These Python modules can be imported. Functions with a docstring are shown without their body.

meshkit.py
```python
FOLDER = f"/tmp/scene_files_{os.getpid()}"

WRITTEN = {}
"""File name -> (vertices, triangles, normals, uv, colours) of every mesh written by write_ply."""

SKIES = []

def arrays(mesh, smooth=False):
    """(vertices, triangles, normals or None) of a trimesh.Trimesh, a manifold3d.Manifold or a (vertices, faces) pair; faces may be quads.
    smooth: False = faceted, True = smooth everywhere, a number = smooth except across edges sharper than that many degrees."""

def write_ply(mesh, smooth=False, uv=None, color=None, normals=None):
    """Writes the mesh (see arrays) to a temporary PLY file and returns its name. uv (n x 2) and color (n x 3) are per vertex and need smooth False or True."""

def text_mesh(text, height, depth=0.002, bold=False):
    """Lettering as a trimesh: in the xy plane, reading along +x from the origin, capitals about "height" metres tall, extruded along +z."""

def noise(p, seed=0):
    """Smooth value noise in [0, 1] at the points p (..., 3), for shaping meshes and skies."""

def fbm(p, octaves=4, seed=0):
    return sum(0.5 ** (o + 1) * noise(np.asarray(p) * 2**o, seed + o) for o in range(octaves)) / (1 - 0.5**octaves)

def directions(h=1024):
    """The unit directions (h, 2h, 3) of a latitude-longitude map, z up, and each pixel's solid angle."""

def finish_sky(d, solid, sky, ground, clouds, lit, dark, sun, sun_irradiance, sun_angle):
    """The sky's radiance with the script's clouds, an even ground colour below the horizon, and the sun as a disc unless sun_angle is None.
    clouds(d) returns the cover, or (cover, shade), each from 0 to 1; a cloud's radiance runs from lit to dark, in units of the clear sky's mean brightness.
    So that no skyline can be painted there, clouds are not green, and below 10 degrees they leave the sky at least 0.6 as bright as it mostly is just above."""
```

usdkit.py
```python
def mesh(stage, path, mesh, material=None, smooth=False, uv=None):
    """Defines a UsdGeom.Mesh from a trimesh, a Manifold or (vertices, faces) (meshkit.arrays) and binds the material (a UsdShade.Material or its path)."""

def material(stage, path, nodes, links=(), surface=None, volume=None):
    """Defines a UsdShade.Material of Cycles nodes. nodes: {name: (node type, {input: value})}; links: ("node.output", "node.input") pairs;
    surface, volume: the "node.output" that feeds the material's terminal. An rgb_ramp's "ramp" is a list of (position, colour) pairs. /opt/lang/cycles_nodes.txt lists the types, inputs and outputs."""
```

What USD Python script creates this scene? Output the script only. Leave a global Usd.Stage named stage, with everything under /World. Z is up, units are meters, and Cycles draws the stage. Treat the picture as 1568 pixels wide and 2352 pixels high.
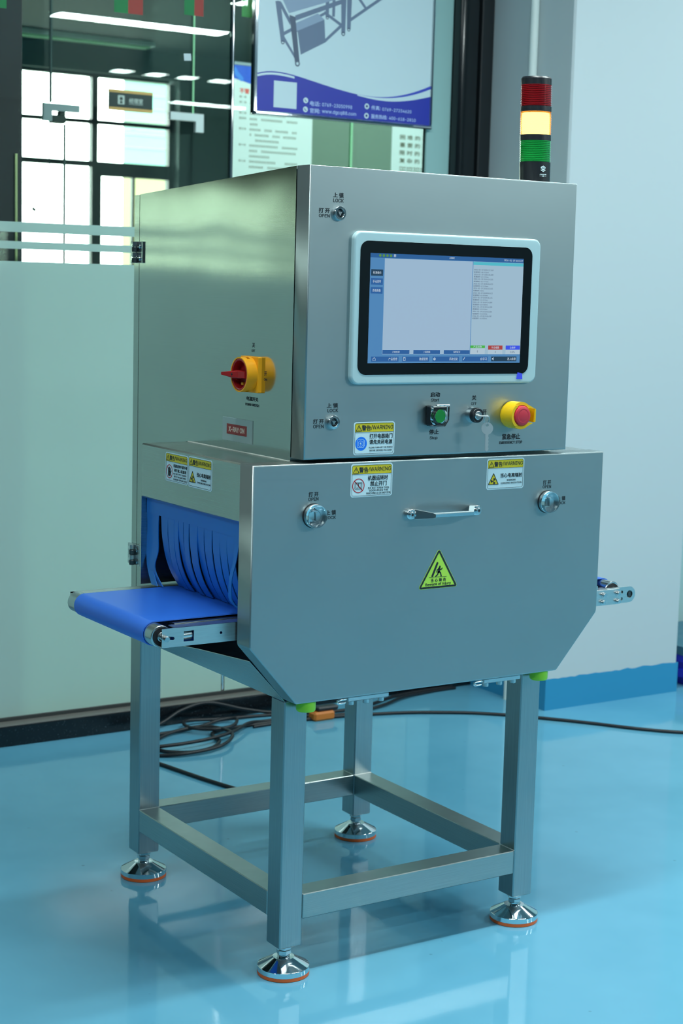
import glob, math, random
import numpy as np
import trimesh, manifold3d as m3
from shapely import affinity, box as sbox, union_all
from shapely.geometry import Polygon, Point, LineString, MultiPolygon
from pxr import Usd, UsdGeom, UsdLux, UsdShade, Gf, Sdf
import usdkit, meshkit

random.seed(7)
stage = Usd.Stage.CreateInMemory()
UsdGeom.SetStageUpAxis(stage, UsdGeom.Tokens.z)
UsdGeom.SetStageMetersPerUnit(stage, 1.0)
UsdGeom.Xform.Define(stage, '/World')

# ------------------------------------------------------------------ camera, sky, lamps, exposure
FPX = 3816.32
CAM = (-1.5676, -2.5932, 1.3163)
FWD = (0.53938915, 0.83126162, -0.13440038)
RGT = (0.84051125, -0.54116248, 0.02615354)
DWN = (-0.05099201, -0.12707196, -0.99058192)
cam = UsdGeom.Camera.Define(stage, '/World/camera')
cam.CreateHorizontalApertureAttr(24.0)
cam.CreateVerticalApertureAttr(36.0)
cam.CreateFocalLengthAttr(FPX / 1568 * 24.0)
cam.CreateFStopAttr(7.5)
cam.CreateFocusDistanceAttr(3.05)
cam.CreateExposureAttr(0.2)
cam.AddTransformOp().Set(Gf.Matrix4d(*RGT, 0, *(-d for d in DWN), 0, *(-f for f in FWD), 0, *CAM, 1))

dome = UsdLux.DomeLight.Define(stage, '/World/sky')
dome.CreateColorAttr((0.88, 1.0, 0.93))
dome.CreateIntensityAttr(3.6)

LAMP = (0.87, 1.0, 0.985)
def lamp(name, x0, x1, y, width, z, power, color=LAMP, look=(0, 0)):
    l = UsdLux.RectLight.Define(stage, '/World/' + name)
    l.CreateWidthAttr(x1 - x0); l.CreateHeightAttr(width)
    l.CreateColorAttr(color); l.CreateIntensityAttr(power)
    l.AddTranslateOp().Set(((x0 + x1) / 2, y, z))
    if look != (0, 0):
        l.AddRotateXYZOp().Set((look[0], look[1], 0))
# ceiling strips of the hall (they mirror in the glass partition); unseen fill lamps added in the office behind it
HALL = [(-0.6, 0.6, -0.35, 58), (1.0, 2.2, -0.35, 58), (3.45, 4.65, -2.80, 42), (-1.6, -0.4, -2.80, 42),
        (2.78, 4.00, -4.00, 135), (5.7, 6.9, -8.10, 40), (-3.2, -2.0, -0.35, 36), (3.0, 4.2, 0.6, 52), (6.0, 7.2, -4.0, 45), (6.0, 7.2, -1.6, 45),  # last pair here: unseen lamps added to brighten the right of the hall
        (4.28, 4.43, -6.35, 40), (4.59, 4.73, -6.35, 40), (4.88, 5.02, -6.35, 40), (5.18, 5.36, -6.35, 40), (1.2, 2.4, -5.6, 30)]
for i, (a, b, y, p) in enumerate(HALL):
    lamp(f'hall_lamp_{i:02d}', a, b, y, 0.17, 2.99, p)
for i, (a, b, y, p) in enumerate([(0.2, 1.6, 6.2, 14), (-3.0, -1.6, 6.2, 14), (1.6, 3.0, 2.45, 60), (-2.6, -1.0, 2.7, 30), (3.1, 4.5, 4.5, 45)]):
    lamp(f'office_fill_{i:02d}', a, b, y, 0.15, 2.95, p, (0.85, 1.0, 0.93))

# ------------------------------------------------------------------ materials
def srgb(r, g, b):
    f = lambda c: c / 12.92 if c <= 0.04045 else ((c + 0.055) / 1.055) ** 2.4
    return tuple(f(c / 255) for c in (r, g, b))

M = {}
def mat(name, color, rough=0.5, metal=0.0, **kw):
    p = dict(base_color=color, roughness=rough, metallic=metal); p.update(kw)
    M[name] = usdkit.material(stage, '/World/Looks/' + name, {'p': ('principled_bsdf', p)}, surface='p.BSDF')
    return M[name]

def steel(name, color, rough, grain, wave=0.0, fine=0.06):
    """brushed sheet: fine scratches along one axis, soft blotches, optional slow waviness of the sheet"""
    n = {'g': ('geometry', {}), 'm': ('mapping', {'scale': grain}), 'm2': ('mapping', {'scale': (1.7, 1.7, 2.6)}),
         'n': ('noise_texture', {'scale': 1.0, 'detail': 3.0, 'roughness': 0.6}),
         'n2': ('noise_texture', {'scale': 2.0, 'detail': 2.0}),
         'r': ('map_range', {'from_min': 0.2, 'from_max': 0.8, 'to_min': rough - 0.02, 'to_max': rough + 0.025}),
         'c': ('mix_color', {'a': tuple(0.93 * c for c in color), 'b': tuple(min(1, 1.06 * c) for c in color)}),
         'b': ('bump', {'strength': fine, 'distance': 0.0002}),
         'p': ('principled_bsdf', {'metallic': 1.0})}
    l = [('g.position', 'm.vector'), ('g.position', 'm2.vector'), ('m.vector', 'n.vector'), ('m2.vector', 'n2.vector'),
         ('n.fac', 'r.value'), ('n2.fac', 'c.fac'), ('r.result', 'p.roughness'), ('c.result', 'p.base_color'),
         ('n.fac', 'b.height'), ('b.normal', 'p.normal')]
    if wave:
        n['b2'] = ('bump', {'strength': 1.0, 'distance': wave}); n['n3'] = ('noise_texture', {'scale': 4.5, 'detail': 0.0})
        l += [('g.position', 'n3.vector'), ('n3.fac', 'b2.height'), ('b2.normal', 'b.normal')]
    M[name] = usdkit.material(stage, '/World/Looks/' + name, n, l, surface='p.BSDF')

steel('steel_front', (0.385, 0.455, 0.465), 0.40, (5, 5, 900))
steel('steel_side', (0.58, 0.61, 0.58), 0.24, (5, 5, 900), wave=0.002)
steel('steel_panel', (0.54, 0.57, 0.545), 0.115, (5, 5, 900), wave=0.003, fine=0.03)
steel('steel_leg', (0.39, 0.45, 0.46), 0.33, (800, 800, 6))
steel('steel_beam', (0.44, 0.475, 0.46), 0.33, (9, 9, 900))
steel('steel_rail', (0.74, 0.76, 0.75), 0.30, (6, 200, 200))
mat('weld', (0.82, 0.82, 0.78), 0.35, 0.45)
mat('chrome', (0.80, 0.83, 0.85), 0.06, 1.0)
mat('key_metal', (0.62, 0.65, 0.65), 0.42, 0.55)
mat('satin', (0.66, 0.69, 0.70), 0.22, 1.0)
mat('dark_steel', (0.10, 0.12, 0.13), 0.4, 1.0)
mat('seam', (0.012, 0.016, 0.02), 0.6)
mat('anodised', srgb(186, 214, 218), 0.38, 0.0, coat_weight=0.15)
mat('black_glass', (0.006, 0.009, 0.011), 0.07)
mat('black_plastic', (0.010, 0.013, 0.017), 0.35)
mat('rubber_black', (0.012, 0.013, 0.016), 0.5)
mat('orange_pad', srgb(236, 104, 40), 0.45)
mat('yellow', srgb(252, 200, 18), 0.35)
mat('amber_yellow', srgb(255, 174, 24), 0.35)
mat('switch_red', srgb(176, 32, 34), 0.35)
mat('button_red', srgb(214, 48, 66), 0.4)
mat('button_green', srgb(20, 150, 60), 0.35)
mat('lime', srgb(150, 224, 50), 0.35)
mat('ink', (0.010, 0.018, 0.024), 0.5)
mat('sticker_white', srgb(216, 240, 246), 0.35)
mat('sticker_yellow', srgb(232, 208, 40), 0.35)
mat('sticker_red', srgb(190, 34, 44), 0.4)
mat('sticker_blue', srgb(28, 126, 248), 0.35)
mat('glow_green', srgb(196, 244, 84), 0.4)
mat('sign_grey', srgb(150, 176, 178), 0.45)
mat('sign_red', srgb(140, 34, 36), 0.4)
mat('sign_text', srgb(208, 190, 178), 0.5)
mat('belt', srgb(48, 112, 220), 0.33)
mat('curtain', srgb(30, 122, 208), 0.36)
mat('lens_red', (0.30, 0.008, 0.012), 0.12, 0.0, coat_weight=0.4, emission_color=(0, 0, 0))
mat('lens_green', (0.012, 0.34, 0.06), 0.12, 0.0, coat_weight=0.4)
mat('white_paint', srgb(190, 201, 204), 0.55)
mat('white_pvc', srgb(226, 236, 232), 0.35)
mat('far_white', srgb(170, 205, 205), 0.6)
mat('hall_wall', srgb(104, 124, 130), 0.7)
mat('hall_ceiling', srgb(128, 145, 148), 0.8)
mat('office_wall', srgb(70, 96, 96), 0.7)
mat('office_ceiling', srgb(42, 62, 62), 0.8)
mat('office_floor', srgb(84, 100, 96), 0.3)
mat('green_board', srgb(128, 158, 142), 0.5)
mat('mullion', srgb(40, 58, 56), 0.4)
mat('black_frame', (0.008, 0.011, 0.013), 0.12, 0.0)
mat('black_matte', (0.010, 0.014, 0.017), 0.5)
mat('gold_trim', srgb(176, 190, 140), 0.3, 0.6)
mat('gold', srgb(222, 178, 110), 0.35)
mat('sign_dark', srgb(40, 54, 58), 0.4)
mat('sign_pale', srgb(200, 216, 220), 0.5)
mat('teal_panel', srgb(150, 190, 188), 0.4)
mat('fitting_grey', srgb(150, 170, 178), 0.35, 0.2)
mat('fitting_white', srgb(214, 226, 238), 0.35)
mat('poster_white', srgb(206, 226, 232), 0.3)
mat('poster_blue', srgb(34, 50, 168), 0.3)
mat('poster_navy', srgb(36, 48, 118), 0.3)
mat('poster_mid', srgb(58, 76, 190), 0.3)
mat('poster_text', srgb(176, 198, 236), 0.4)
mat('poster_steel', srgb(106, 124, 150), 0.4)
mat('poster_steel_light', srgb(146, 166, 190), 0.4)
mat('poster_steel_dark', srgb(82, 96, 118), 0.4)
mat('paper', srgb(224, 246, 246), 0.5)
mat('paper_blue', srgb(40, 96, 222), 0.4)
mat('paper_sky', srgb(66, 142, 240), 0.4)
mat('red_print', srgb(232, 96, 84), 0.5)
mat('brown_print', srgb(80, 84, 48), 0.5)
mat('flag_green', srgb(40, 140, 80), 0.6)
mat('flag_light', srgb(130, 226, 140), 0.6)
mat('flag_red', srgb(190, 66, 60), 0.6)
mat('flag_yellow', srgb(214, 222, 84), 0.6)
mat('ledge', srgb(104, 102, 98), 0.35)  # reflection on the granite top, put into a grey-brown colour
mat('channel', (0.03, 0.035, 0.035), 0.4)
mat('skirting_blue', srgb(48, 142, 186), 0.3)
mat('bundle_blue', srgb(30, 44, 190), 0.25)
mat('bundle_teal', srgb(50, 104, 126), 0.35)
mat('cord', (0.010, 0.012, 0.016), 0.42)
mat('plug_orange', srgb(206, 118, 40), 0.5)
mat('clad_pale', (0.12, 0.25, 0.21), 0.8)
mat('clad_tan', (0.20, 0.20, 0.10), 0.8)
mat('clad_white', (0.62, 0.66, 0.62), 0.8)
mat('ground', (0.3, 0.33, 0.3), 0.9)
mat('acrylic', (0.95, 0.98, 0.97), 0.03, 0.0, transmission_weight=1.0, ior=1.45)
mat('clear_cap', (0.96, 0.98, 0.98), 0.02, 0.0, transmission_weight=1.0, ior=1.45)
mat('glass_edge', srgb(160, 226, 180), 0.2)

def screen(name, color):
    M[name] = usdkit.material(stage, '/World/Looks/' + name, {'p': ('principled_bsdf', {'base_color': (0.01, 0.01, 0.012), 'roughness': 0.16, 'specular_ior_level': 0.35, 'emission_color': color, 'emission_strength': 0.72})}, surface='p.BSDF')
screen('px_side', srgb(84, 142, 196)); screen('px_bar', srgb(44, 100, 162)); screen('px_white', srgb(166, 196, 222))
screen('px_panel', srgb(168, 200, 220)); screen('px_cyan', srgb(88, 198, 214)); screen('px_button', srgb(48, 102, 168)); screen('px_dark', srgb(34, 66, 92))
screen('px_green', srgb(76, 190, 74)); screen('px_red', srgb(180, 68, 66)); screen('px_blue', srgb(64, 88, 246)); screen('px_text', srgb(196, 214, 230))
screen('px_ink', srgb(92, 110, 134)); screen('px_lime', srgb(96, 152, 70)); screen('px_cell', srgb(186, 210, 226))

def pane(name, tint, ior=1.45):
    M[name] = usdkit.material(stage, '/World/Looks/' + name, {'f': ('fresnel', {'IOR': ior}), 't': ('transparent_bsdf', {'color': tint}), 'g': ('glossy_bsdf', {'color': (0.9, 1.0, 0.96), 'roughness': 0.0}), 'm': ('mix_closure', {})},
        [('f.fac', 'm.fac'), ('t.BSDF', 'm.closure1'), ('g.BSDF', 'm.closure2')], surface='m.closure')
pane('pane_tinted', (0.37, 0.405, 0.36)); pane('pane', (0.965, 0.995, 0.98)); pane('pane_inner', (0.965, 0.99, 0.98), 1.25)
M['film'] = usdkit.material(stage, '/World/Looks/film', {'d': ('diffuse_bsdf', {'color': (0.60, 0.80, 0.76)}), 't': ('translucent_bsdf', {'color': (0.80, 0.97, 0.88)}), 'm': ('mix_closure', {'fac': 0.5}), 'g': ('glossy_bsdf', {'color': (1, 1, 1), 'roughness': 0.12}), 'f': ('fresnel', {'IOR': 1.4}), 'k': ('mix_closure', {})},
    [('d.BSDF', 'm.closure1'), ('t.BSDF', 'm.closure2'), ('f.fac', 'k.fac'), ('m.closure', 'k.closure1'), ('g.BSDF', 'k.closure2')], surface='k.closure')
M['amber_core'] = usdkit.material(stage, '/World/Looks/amber_core', {'e': ('emission', {'color': (1.0, 0.66, 0.20), 'strength': 5.0})}, surface='e.emission')
M['amber_lens'] = usdkit.material(stage, '/World/Looks/amber_lens', {'t': ('transparent_bsdf', {'color': (1.0, 0.86, 0.62)}), 'd': ('translucent_bsdf', {'color': (1.0, 0.45, 0.08)}), 'm': ('mix_closure', {'fac': 0.30}), 'g': ('glossy_bsdf', {'color': (1, 1, 1), 'roughness': 0.1}), 'f': ('fresnel', {'IOR': 1.4}), 'k': ('mix_closure', {})},
    [('t.BSDF', 'm.closure1'), ('d.BSDF', 'm.closure2'), ('f.fac', 'k.fac'), ('m.closure', 'k.closure1'), ('g.BSDF', 'k.closure2')], surface='k.closure')
# epoxy floor: glossy coat, faint scuffs and specks, slow unevenness
M['epoxy'] = usdkit.material(stage, '/World/Looks/epoxy', {
    'g': ('geometry', {}), 'n': ('noise_texture', {'scale': 1.3, 'detail': 4.0, 'roughness': 0.6}), 'n2': ('noise_texture', {'scale': 9.0, 'detail': 5.0, 'roughness': 0.7}),
    'v': ('voronoi_texture', {'scale': 13.0}), 'vr': ('map_range', {'from_min': 0.03, 'from_max': 0.07, 'to_min': 1.0, 'to_max': 0.0, 'clamp': True}),
    'gate': ('map_range', {'from_min': 0.53, 'from_max': 0.60, 'to_min': 0.0, 'to_max': 0.55, 'clamp': True}), 'spot': ('math', {'math_type': 'multiply'}),
    'c': ('rgb_ramp', {'ramp': [(0.25, srgb(88, 158, 187)), (0.55, srgb(102, 170, 199)), (0.8, srgb(110, 178, 206))]}),
    'c2': ('mix_color', {'b': (0.05, 0.12, 0.15)}),
    'r': ('map_range', {'from_min': 0.3, 'from_max': 0.75, 'to_min': 0.05, 'to_max': 0.11}),
    'n3': ('noise_texture', {'scale': 5.0, 'detail': 1.0}), 'b': ('bump', {'strength': 0.5, 'distance': 0.0012}), 'p': ('principled_bsdf', {'specular_ior_level': 0.36})},
    [('g.position', 'n.vector'), ('g.position', 'n2.vector'), ('g.position', 'v.vector'), ('g.position', 'n3.vector'), ('n.fac', 'c.fac'), ('v.distance', 'vr.value'), ('n2.fac', 'gate.value'),
     ('vr.result', 'spot.value1'), ('gate.result', 'spot.value2'), ('spot.value', 'c2.fac'), ('c.color', 'c2.a'), ('c2.result', 'p.base_color'), ('n2.fac', 'r.value'), ('r.result', 'p.roughness'),
     ('n3.fac', 'b.height'), ('b.normal', 'p.normal')], surface='p.BSDF')
M['granite'] = usdkit.material(stage, '/World/Looks/granite', {'g': ('geometry', {}), 'n': ('noise_texture', {'scale': 160.0, 'detail': 3.0}), 'c': ('rgb_ramp', {'ramp': [(0.60, (0.004, 0.007, 0.010)), (0.80, (0.04, 0.06, 0.075))]}), 'p': ('principled_bsdf', {'roughness': 0.18})},
    [('g.position', 'n.vector'), ('n.fac', 'c.fac'), ('c.color', 'p.base_color')], surface='p.BSDF')

# ------------------------------------------------------------------ prims
used = set()
def numbered(parent, name):
    k, p = 0, f'{parent}/{name}'
    while p in used:
        k += 1; p = f'{parent}/{name}_{k:03d}'
    used.add(p); return p
def props(prim, label=None, cat=None, group=None, kind=None):
    for k, v in (('label', label), ('category', cat), ('group', group), ('kind', kind)):
        if v: prim.SetCustomDataByKey(k, v)
    return prim
ORIG = {}
def thing(name, label, cat=None, loc=(0, 0, 0), group=None, kind=None):
    p = numbered('/World', name)
    x = UsdGeom.Xform.Define(stage, p); x.AddTranslateOp().Set(tuple(map(float, loc)))
    ORIG[p] = np.array(loc, float)
    return props(x.GetPrim(), label, cat, group, kind)
def origin(path):
    return ORIG.get('/'.join(path.split('/')[:3]), np.zeros(3))
def join(mesh):
    if isinstance(mesh, (list, tuple)):
        mesh = [join(m) for m in mesh]
        return trimesh.util.concatenate(mesh) if len(mesh) > 1 else mesh[0]
    if hasattr(mesh, 'to_mesh'):
        a = mesh.to_mesh(); return trimesh.Trimesh(a.vert_properties[:, :3], a.tri_verts, process=False)
    return mesh
def obj(name, mesh, material, parent=None, label=None, cat=None, group=None, kind=None, smooth=False):
    """one Mesh prim, given in world coordinates, under parent or under /World"""
    base = str(parent.GetPath()) if parent else '/World'
    path = numbered(base, name)
    m = join(mesh).copy(); m.apply_translation(-origin(path))
    return props(usdkit.mesh(stage, path, m, M[material], smooth=smooth).GetPrim(), label, cat, group, kind)

# ------------------------------------------------------------------ shapes
def hull(pts):
    return trimesh.convex.convex_hull(np.asarray(pts, float))
def bx(x0, x1, y0, y1, z0, z1, c=0.0):
    if c <= 0:
        return trimesh.creation.box(bounds=[[x0, y0, z0], [x1, y1, z1]])
    lo, hi, P = (x0, y0, z0), (x1, y1, z1), []
    for s in np.ndindex(2, 2, 2):
        for a in range(3):
            P.append([(lo[i] if s[i] == 0 else hi[i]) + (0 if i == a else (c if s[i] == 0 else -c)) for i in range(3)])
    return hull(P)
def frame(kind, at):
    """4x4 that lays 2D (u, v, out) on a plane: front (faces -y), left (faces -x, u runs towards -y), right (+x)"""
    T = np.eye(4)
    if kind == 'front': T[:3, :3] = np.array([[1, 0, 0], [0, 0, -1], [0, 1, 0]]); T[1, 3] = at
    if kind == 'left': T[:3, :3] = np.array([[0, 0, -1], [-1, 0, 0], [0, 1, 0]]); T[0, 3] = at
    if kind == 'floor': T[2, 3] = at
    return T
def geoms(g):
    return [x for x in getattr(g, 'geoms', [g]) if isinstance(x, Polygon) and not x.is_empty and x.area > 1e-12]
def flat(g, fr, w0=0.0, w1=0.0003):
    out = []
    for p in geoms(g):
        m = trimesh.creation.extrude_polygon(p, w1 - w0, engine='earcut'); m.apply_translation((0, 0, w0)); out.append(m)
    m = trimesh.util.concatenate(out); m.apply_transform(fr); return m
def slab(g, fr, t, c=0.002, steps=5):
    """convex plate of thickness t with rounded front edges"""
    P = []
    for k in range(steps + 1):
        a = math.pi / 2 * k / steps
        q = g.buffer(-c * (1 - math.cos(a)), join_style=2) if k else g
        P += [(x, y, t - c + c * math.sin(a)) for x, y in q.exterior.coords[:-1]]
    P += [(x, y, 0) for x, y in g.exterior.coords[:-1]]
    m = hull(P); m.apply_transform(fr); return m
def rr(x0, x1, y0, y1, r, n=6):
    return sbox(x0 + r, y0 + r, x1 - r, y1 - r).buffer(r, quad_segs=n)
AX = {'z': np.eye(4), 'front': frame('front', 0), 'left': frame('left', 0)}
def lathe(profile, at, axis='z', n=48):
    """profile of (radius, height along the axis); axis 'front' points to -y, 'left' to -x, 'back' +y"""
    m = trimesh.creation.revolve(np.array(profile, float), sections=n)
    if m.volume < 0: m.invert()
    T = np.eye(4)
    if axis == 'front': T[:3, :3] = [[1, 0, 0], [0, 0, -1], [0, 1, 0]]
    if axis == 'back': T[:3, :3] = [[1, 0, 0], [0, 0, 1], [0, -1, 0]]
    if axis == 'left': T[:3, :3] = [[0, 0, -1], [-1, 0, 0], [0, 1, 0]]
    if axis == 'right': T[:3, :3] = [[0, 0, 1], [1, 0, 0], [0, 1, 0]]
    T[:3, 3] = at; m.apply_transform(T); return m
def rod(r, h0, h1, at, axis='z', c=None, n=32, r0=0.0):
    c = min(0.15 * r, 0.001) if c is None else c
    return lathe([(r0, h0), (r - c, h0), (r, h0 + c), (r, h1 - c), (r - c, h1), (r0, h1)], at, axis, n)
def hexnut(r, h0, h1, at, axis='z', turn=0.0):
    P = []
    for k in range(6):
        a = turn + k * math.pi / 3
        P += [(r * math.cos(a), r * math.sin(a), h0 + 0.12 * (h1 - h0)), (r * math.cos(a), r * math.sin(a), h1 - 0.12 * (h1 - h0)), (0.88 * r * math.cos(a), 0.88 * r * math.sin(a), h0), (0.88 * r * math.cos(a), 0.88 * r * math.sin(a), h1)]
    m = hull(P); T = np.eye(4)
    if axis == 'front': T[:3, :3] = [[1, 0, 0], [0, 0, -1], [0, 1, 0]]
    if axis == 'down': T[2, 2] = -1; T[1, 1] = -1
    T[:3, 3] = at; m.apply_transform(T); return m
def tube(pts, r, n=10, sub=6):
    P = np.array(pts, float)
    Q = []
    for i in range(len(P) - 1):     # Catmull-Rom through the points
        a, b, c, d = P[max(i - 1, 0)], P[i], P[i + 1], P[min(i + 2, len(P) - 1)]
        for t in np.linspace(0, 1, sub, endpoint=False):
            Q.append(0.5 * (2 * b + (c - a) * t + (2 * a - 5 * b + 4 * c - d) * t * t + (3 * b - a - 3 * c + d) * t ** 3))
    Q = np.array(Q + [P[-1]])
    T = np.gradient(Q, axis=0); T /= np.linalg.norm(T, axis=1)[:, None]
    up = np.array([0, 0, 1.0]); V, F = [], []
    for q, t in zip(Q, T):
        s = np.cross(t, up); s = s / np.linalg.norm(s) if np.linalg.norm(s) > 1e-6 else np.array([1.0, 0, 0]); u = np.cross(s, t)
        V += [q + r * (math.cos(a) * s + math.sin(a) * u) for a in np.linspace(0, 2 * math.pi, n, endpoint=False)]
    for i in range(len(Q) - 1):
        for k in range(n):
            a, b, c, d = i * n + k, i * n + (k + 1) % n, (i + 1) * n + (k + 1) % n, (i + 1) * n + k
            F += [(a, b, c), (a, c, d)]
    V += [Q[0], Q[-1]]; k0, k1 = len(V) - 2, len(V) - 1; L = (len(Q) - 1) * n
    for k in range(n):
        F += [(k0, (k + 1) % n, k), (k1, L + k, L + (k + 1) % n)]
    m = trimesh.Trimesh(V, F, process=False)
    if m.volume < 0: m.invert()
    return m

# ------------------------------------------------------------------ lettering
from PIL import Image, ImageDraw, ImageFont
FONTS = {}
def font(cjk):
    if cjk not in FONTS:
        f = glob.glob('/opt/blender-*/*/datafiles/fonts/' + ('Noto Sans CJK*' if cjk else 'Inter.woff2'))
        FONTS[cjk] = ImageFont.truetype((f or glob.glob('/opt/blender-*/*/datafiles/fonts/Inter.woff2'))[0], 64)
    return FONTS[cjk]
GL = {}
def glyph(ch, bold=0, coarse=0.6):
    key = (ch, bold, coarse)
    if key not in GL:
        f = font(ord(ch) > 0x2000)
        w = f.getlength(ch)
        im = Image.new('L', (int(w) + 24, 110))
        ImageDraw.Draw(im).text((12, 80), ch, 255, f, anchor='ls', stroke_width=bold)
        on = np.pad(np.asarray(im) > 120, ((0, 0), (1, 1))).astype(np.int8)
        r, s = np.nonzero(np.diff(on, axis=1) == 1); e = np.nonzero(np.diff(on, axis=1) == -1)[1]
        g = union_all(sbox(s - 12, 80 - r - 1, e - 12, 80 - r)) if len(r) else Polygon()
        GL[key] = (g.buffer(0.55).buffer(-0.55).simplify(coarse) if len(r) else g, w)
    return GL[key]
def text(s, bold=0, track=0.0, coarse=0.6):
    x, out = 0.0, []
    for ch in s:
        g, w = glyph(ch, bold, coarse)
        if not g.is_empty: out += geoms(affinity.translate(g, x, 0))
        x += w + track
    return MultiPolygon(out)
def fit(g, x0, x1, y0, y1, keep=False):
    a, b, c, d = g.bounds
    sx, sy = (x1 - x0) / (c - a), (y1 - y0) / (d - b)
    if keep: sx = sy = min(sx, sy)
    g = affinity.affine_transform(g, [sx, 0, 0, sy, 0, 0]); a, b, c, d = g.bounds
    return affinity.translate(g, (x0 + x1 - a - c) / 2, (y0 + y1 - b - d) / 2)
def T(s, x0, x1, y0, y1, bold=0, track=0.0, coarse=0.6):
    return fit(text(s, bold, track, coarse), x0, x1, y0, y1)

# ================================================================== THE SETTING
HX0, HX1, HY0, HZ = -6.0, 8.5, -9.2, 3.2
GY = 1.80                                        # the glass partition
obj('floor', bx(HX0, HX1, HY0, 1.84, -0.1, 0), 'epoxy', kind='structure', label='glossy light blue epoxy floor of the hall under the machine')
obj('floor', bx(-9.5, 8.5, 1.84, 9.1, -0.1, -0.001), 'office_floor', kind='structure', label='pale floor of the office behind the glass')
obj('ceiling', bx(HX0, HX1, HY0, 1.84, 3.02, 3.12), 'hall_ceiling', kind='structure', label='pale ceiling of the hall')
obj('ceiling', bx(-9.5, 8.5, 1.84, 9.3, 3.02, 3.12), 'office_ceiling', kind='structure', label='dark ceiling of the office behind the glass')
obj('wall_left', bx(HX0 - 0.1, HX0, HY0, 1.84, 0, 3.02), 'hall_wall', kind='structure', label='plain wall at the left end of the hall')
obj('wall_front', bx(HX0, HX1, HY0 - 0.1, HY0, 0, 3.02), 'hall_wall', kind='structure', label='plain wall at the front end of the hall')
obj('wall_right', bx(HX1, HX1 + 0.1, HY0, 9.3, 0, 3.02), 'far_white', kind='structure', label='plain wall at the right end of the hall')
obj('wall_back', [bx(2.35, HX1, 1.80, 1.90, 0.06, 3.02)], 'far_white', kind='structure', label='pale wall to the right of the white column')
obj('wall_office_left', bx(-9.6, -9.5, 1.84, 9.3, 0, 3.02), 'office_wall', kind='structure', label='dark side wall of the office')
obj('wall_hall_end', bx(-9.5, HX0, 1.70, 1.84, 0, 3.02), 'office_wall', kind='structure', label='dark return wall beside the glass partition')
col = thing('column', 'white painted square column with a blue painted base', None, (2.07, 1.58, 0), kind='structure')
obj('shaft', bx(1.785, 2.352, 1.36, 1.80, 0, 3.02, 0.006), 'white_paint', col, smooth=30)
rng = np.random.default_rng(5)
skp = [(1.783, 0.0)] + [(2.3545, 0.0)] + [(x, 0.1015 + 0.0016 * rng.standard_normal()) for x in np.linspace(2.3545, 1.783, 34)]
obj('skirting', [flat(Polygon(skp), frame('front', 1.3605), 0, 0.002), bx(1.7828, 1.786, 1.3595, 1.7985, 0, 0.1010)], 'skirting_blue', col, label='blue painted band at the foot of the column')
# plinth, channel and glass partition
bb = thing('baseboard_back', 'black granite plinth under the frosted glass partition', None, (0, 1.79, 0), kind='structure')
obj('plinth', bx(HX0, 1.784, 1.745, 1.838, 0, 0.0575, 0.002), 'granite', bb, smooth=30)
obj('ledge', bx(HX0, 1.784, 1.747, 1.792, 0.0575, 0.0615, 0.001), 'ledge', bb)  # strip on the plinth top, its colour paints the reflection in the granite
obj('channel', bx(HX0, 1.784, 1.7925, 1.822, 0.0575, 0.0715, 0.001), 'channel', bb)
obj('baseboard_right', bx(2.353, HX1, 1.785, 1.8, 0, 0.10, 0.001), 'granite', kind='structure', label='black skirting along the wall right of the column')
w1 = thing('window_1', 'floor to ceiling glass partition with frosted lower film', None, (0, GY, 0), kind='structure')
obj('pane', bx(HX0, 0.857, GY, GY + 0.012, 0.0716, 3.02), 'pane', w1)
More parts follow.
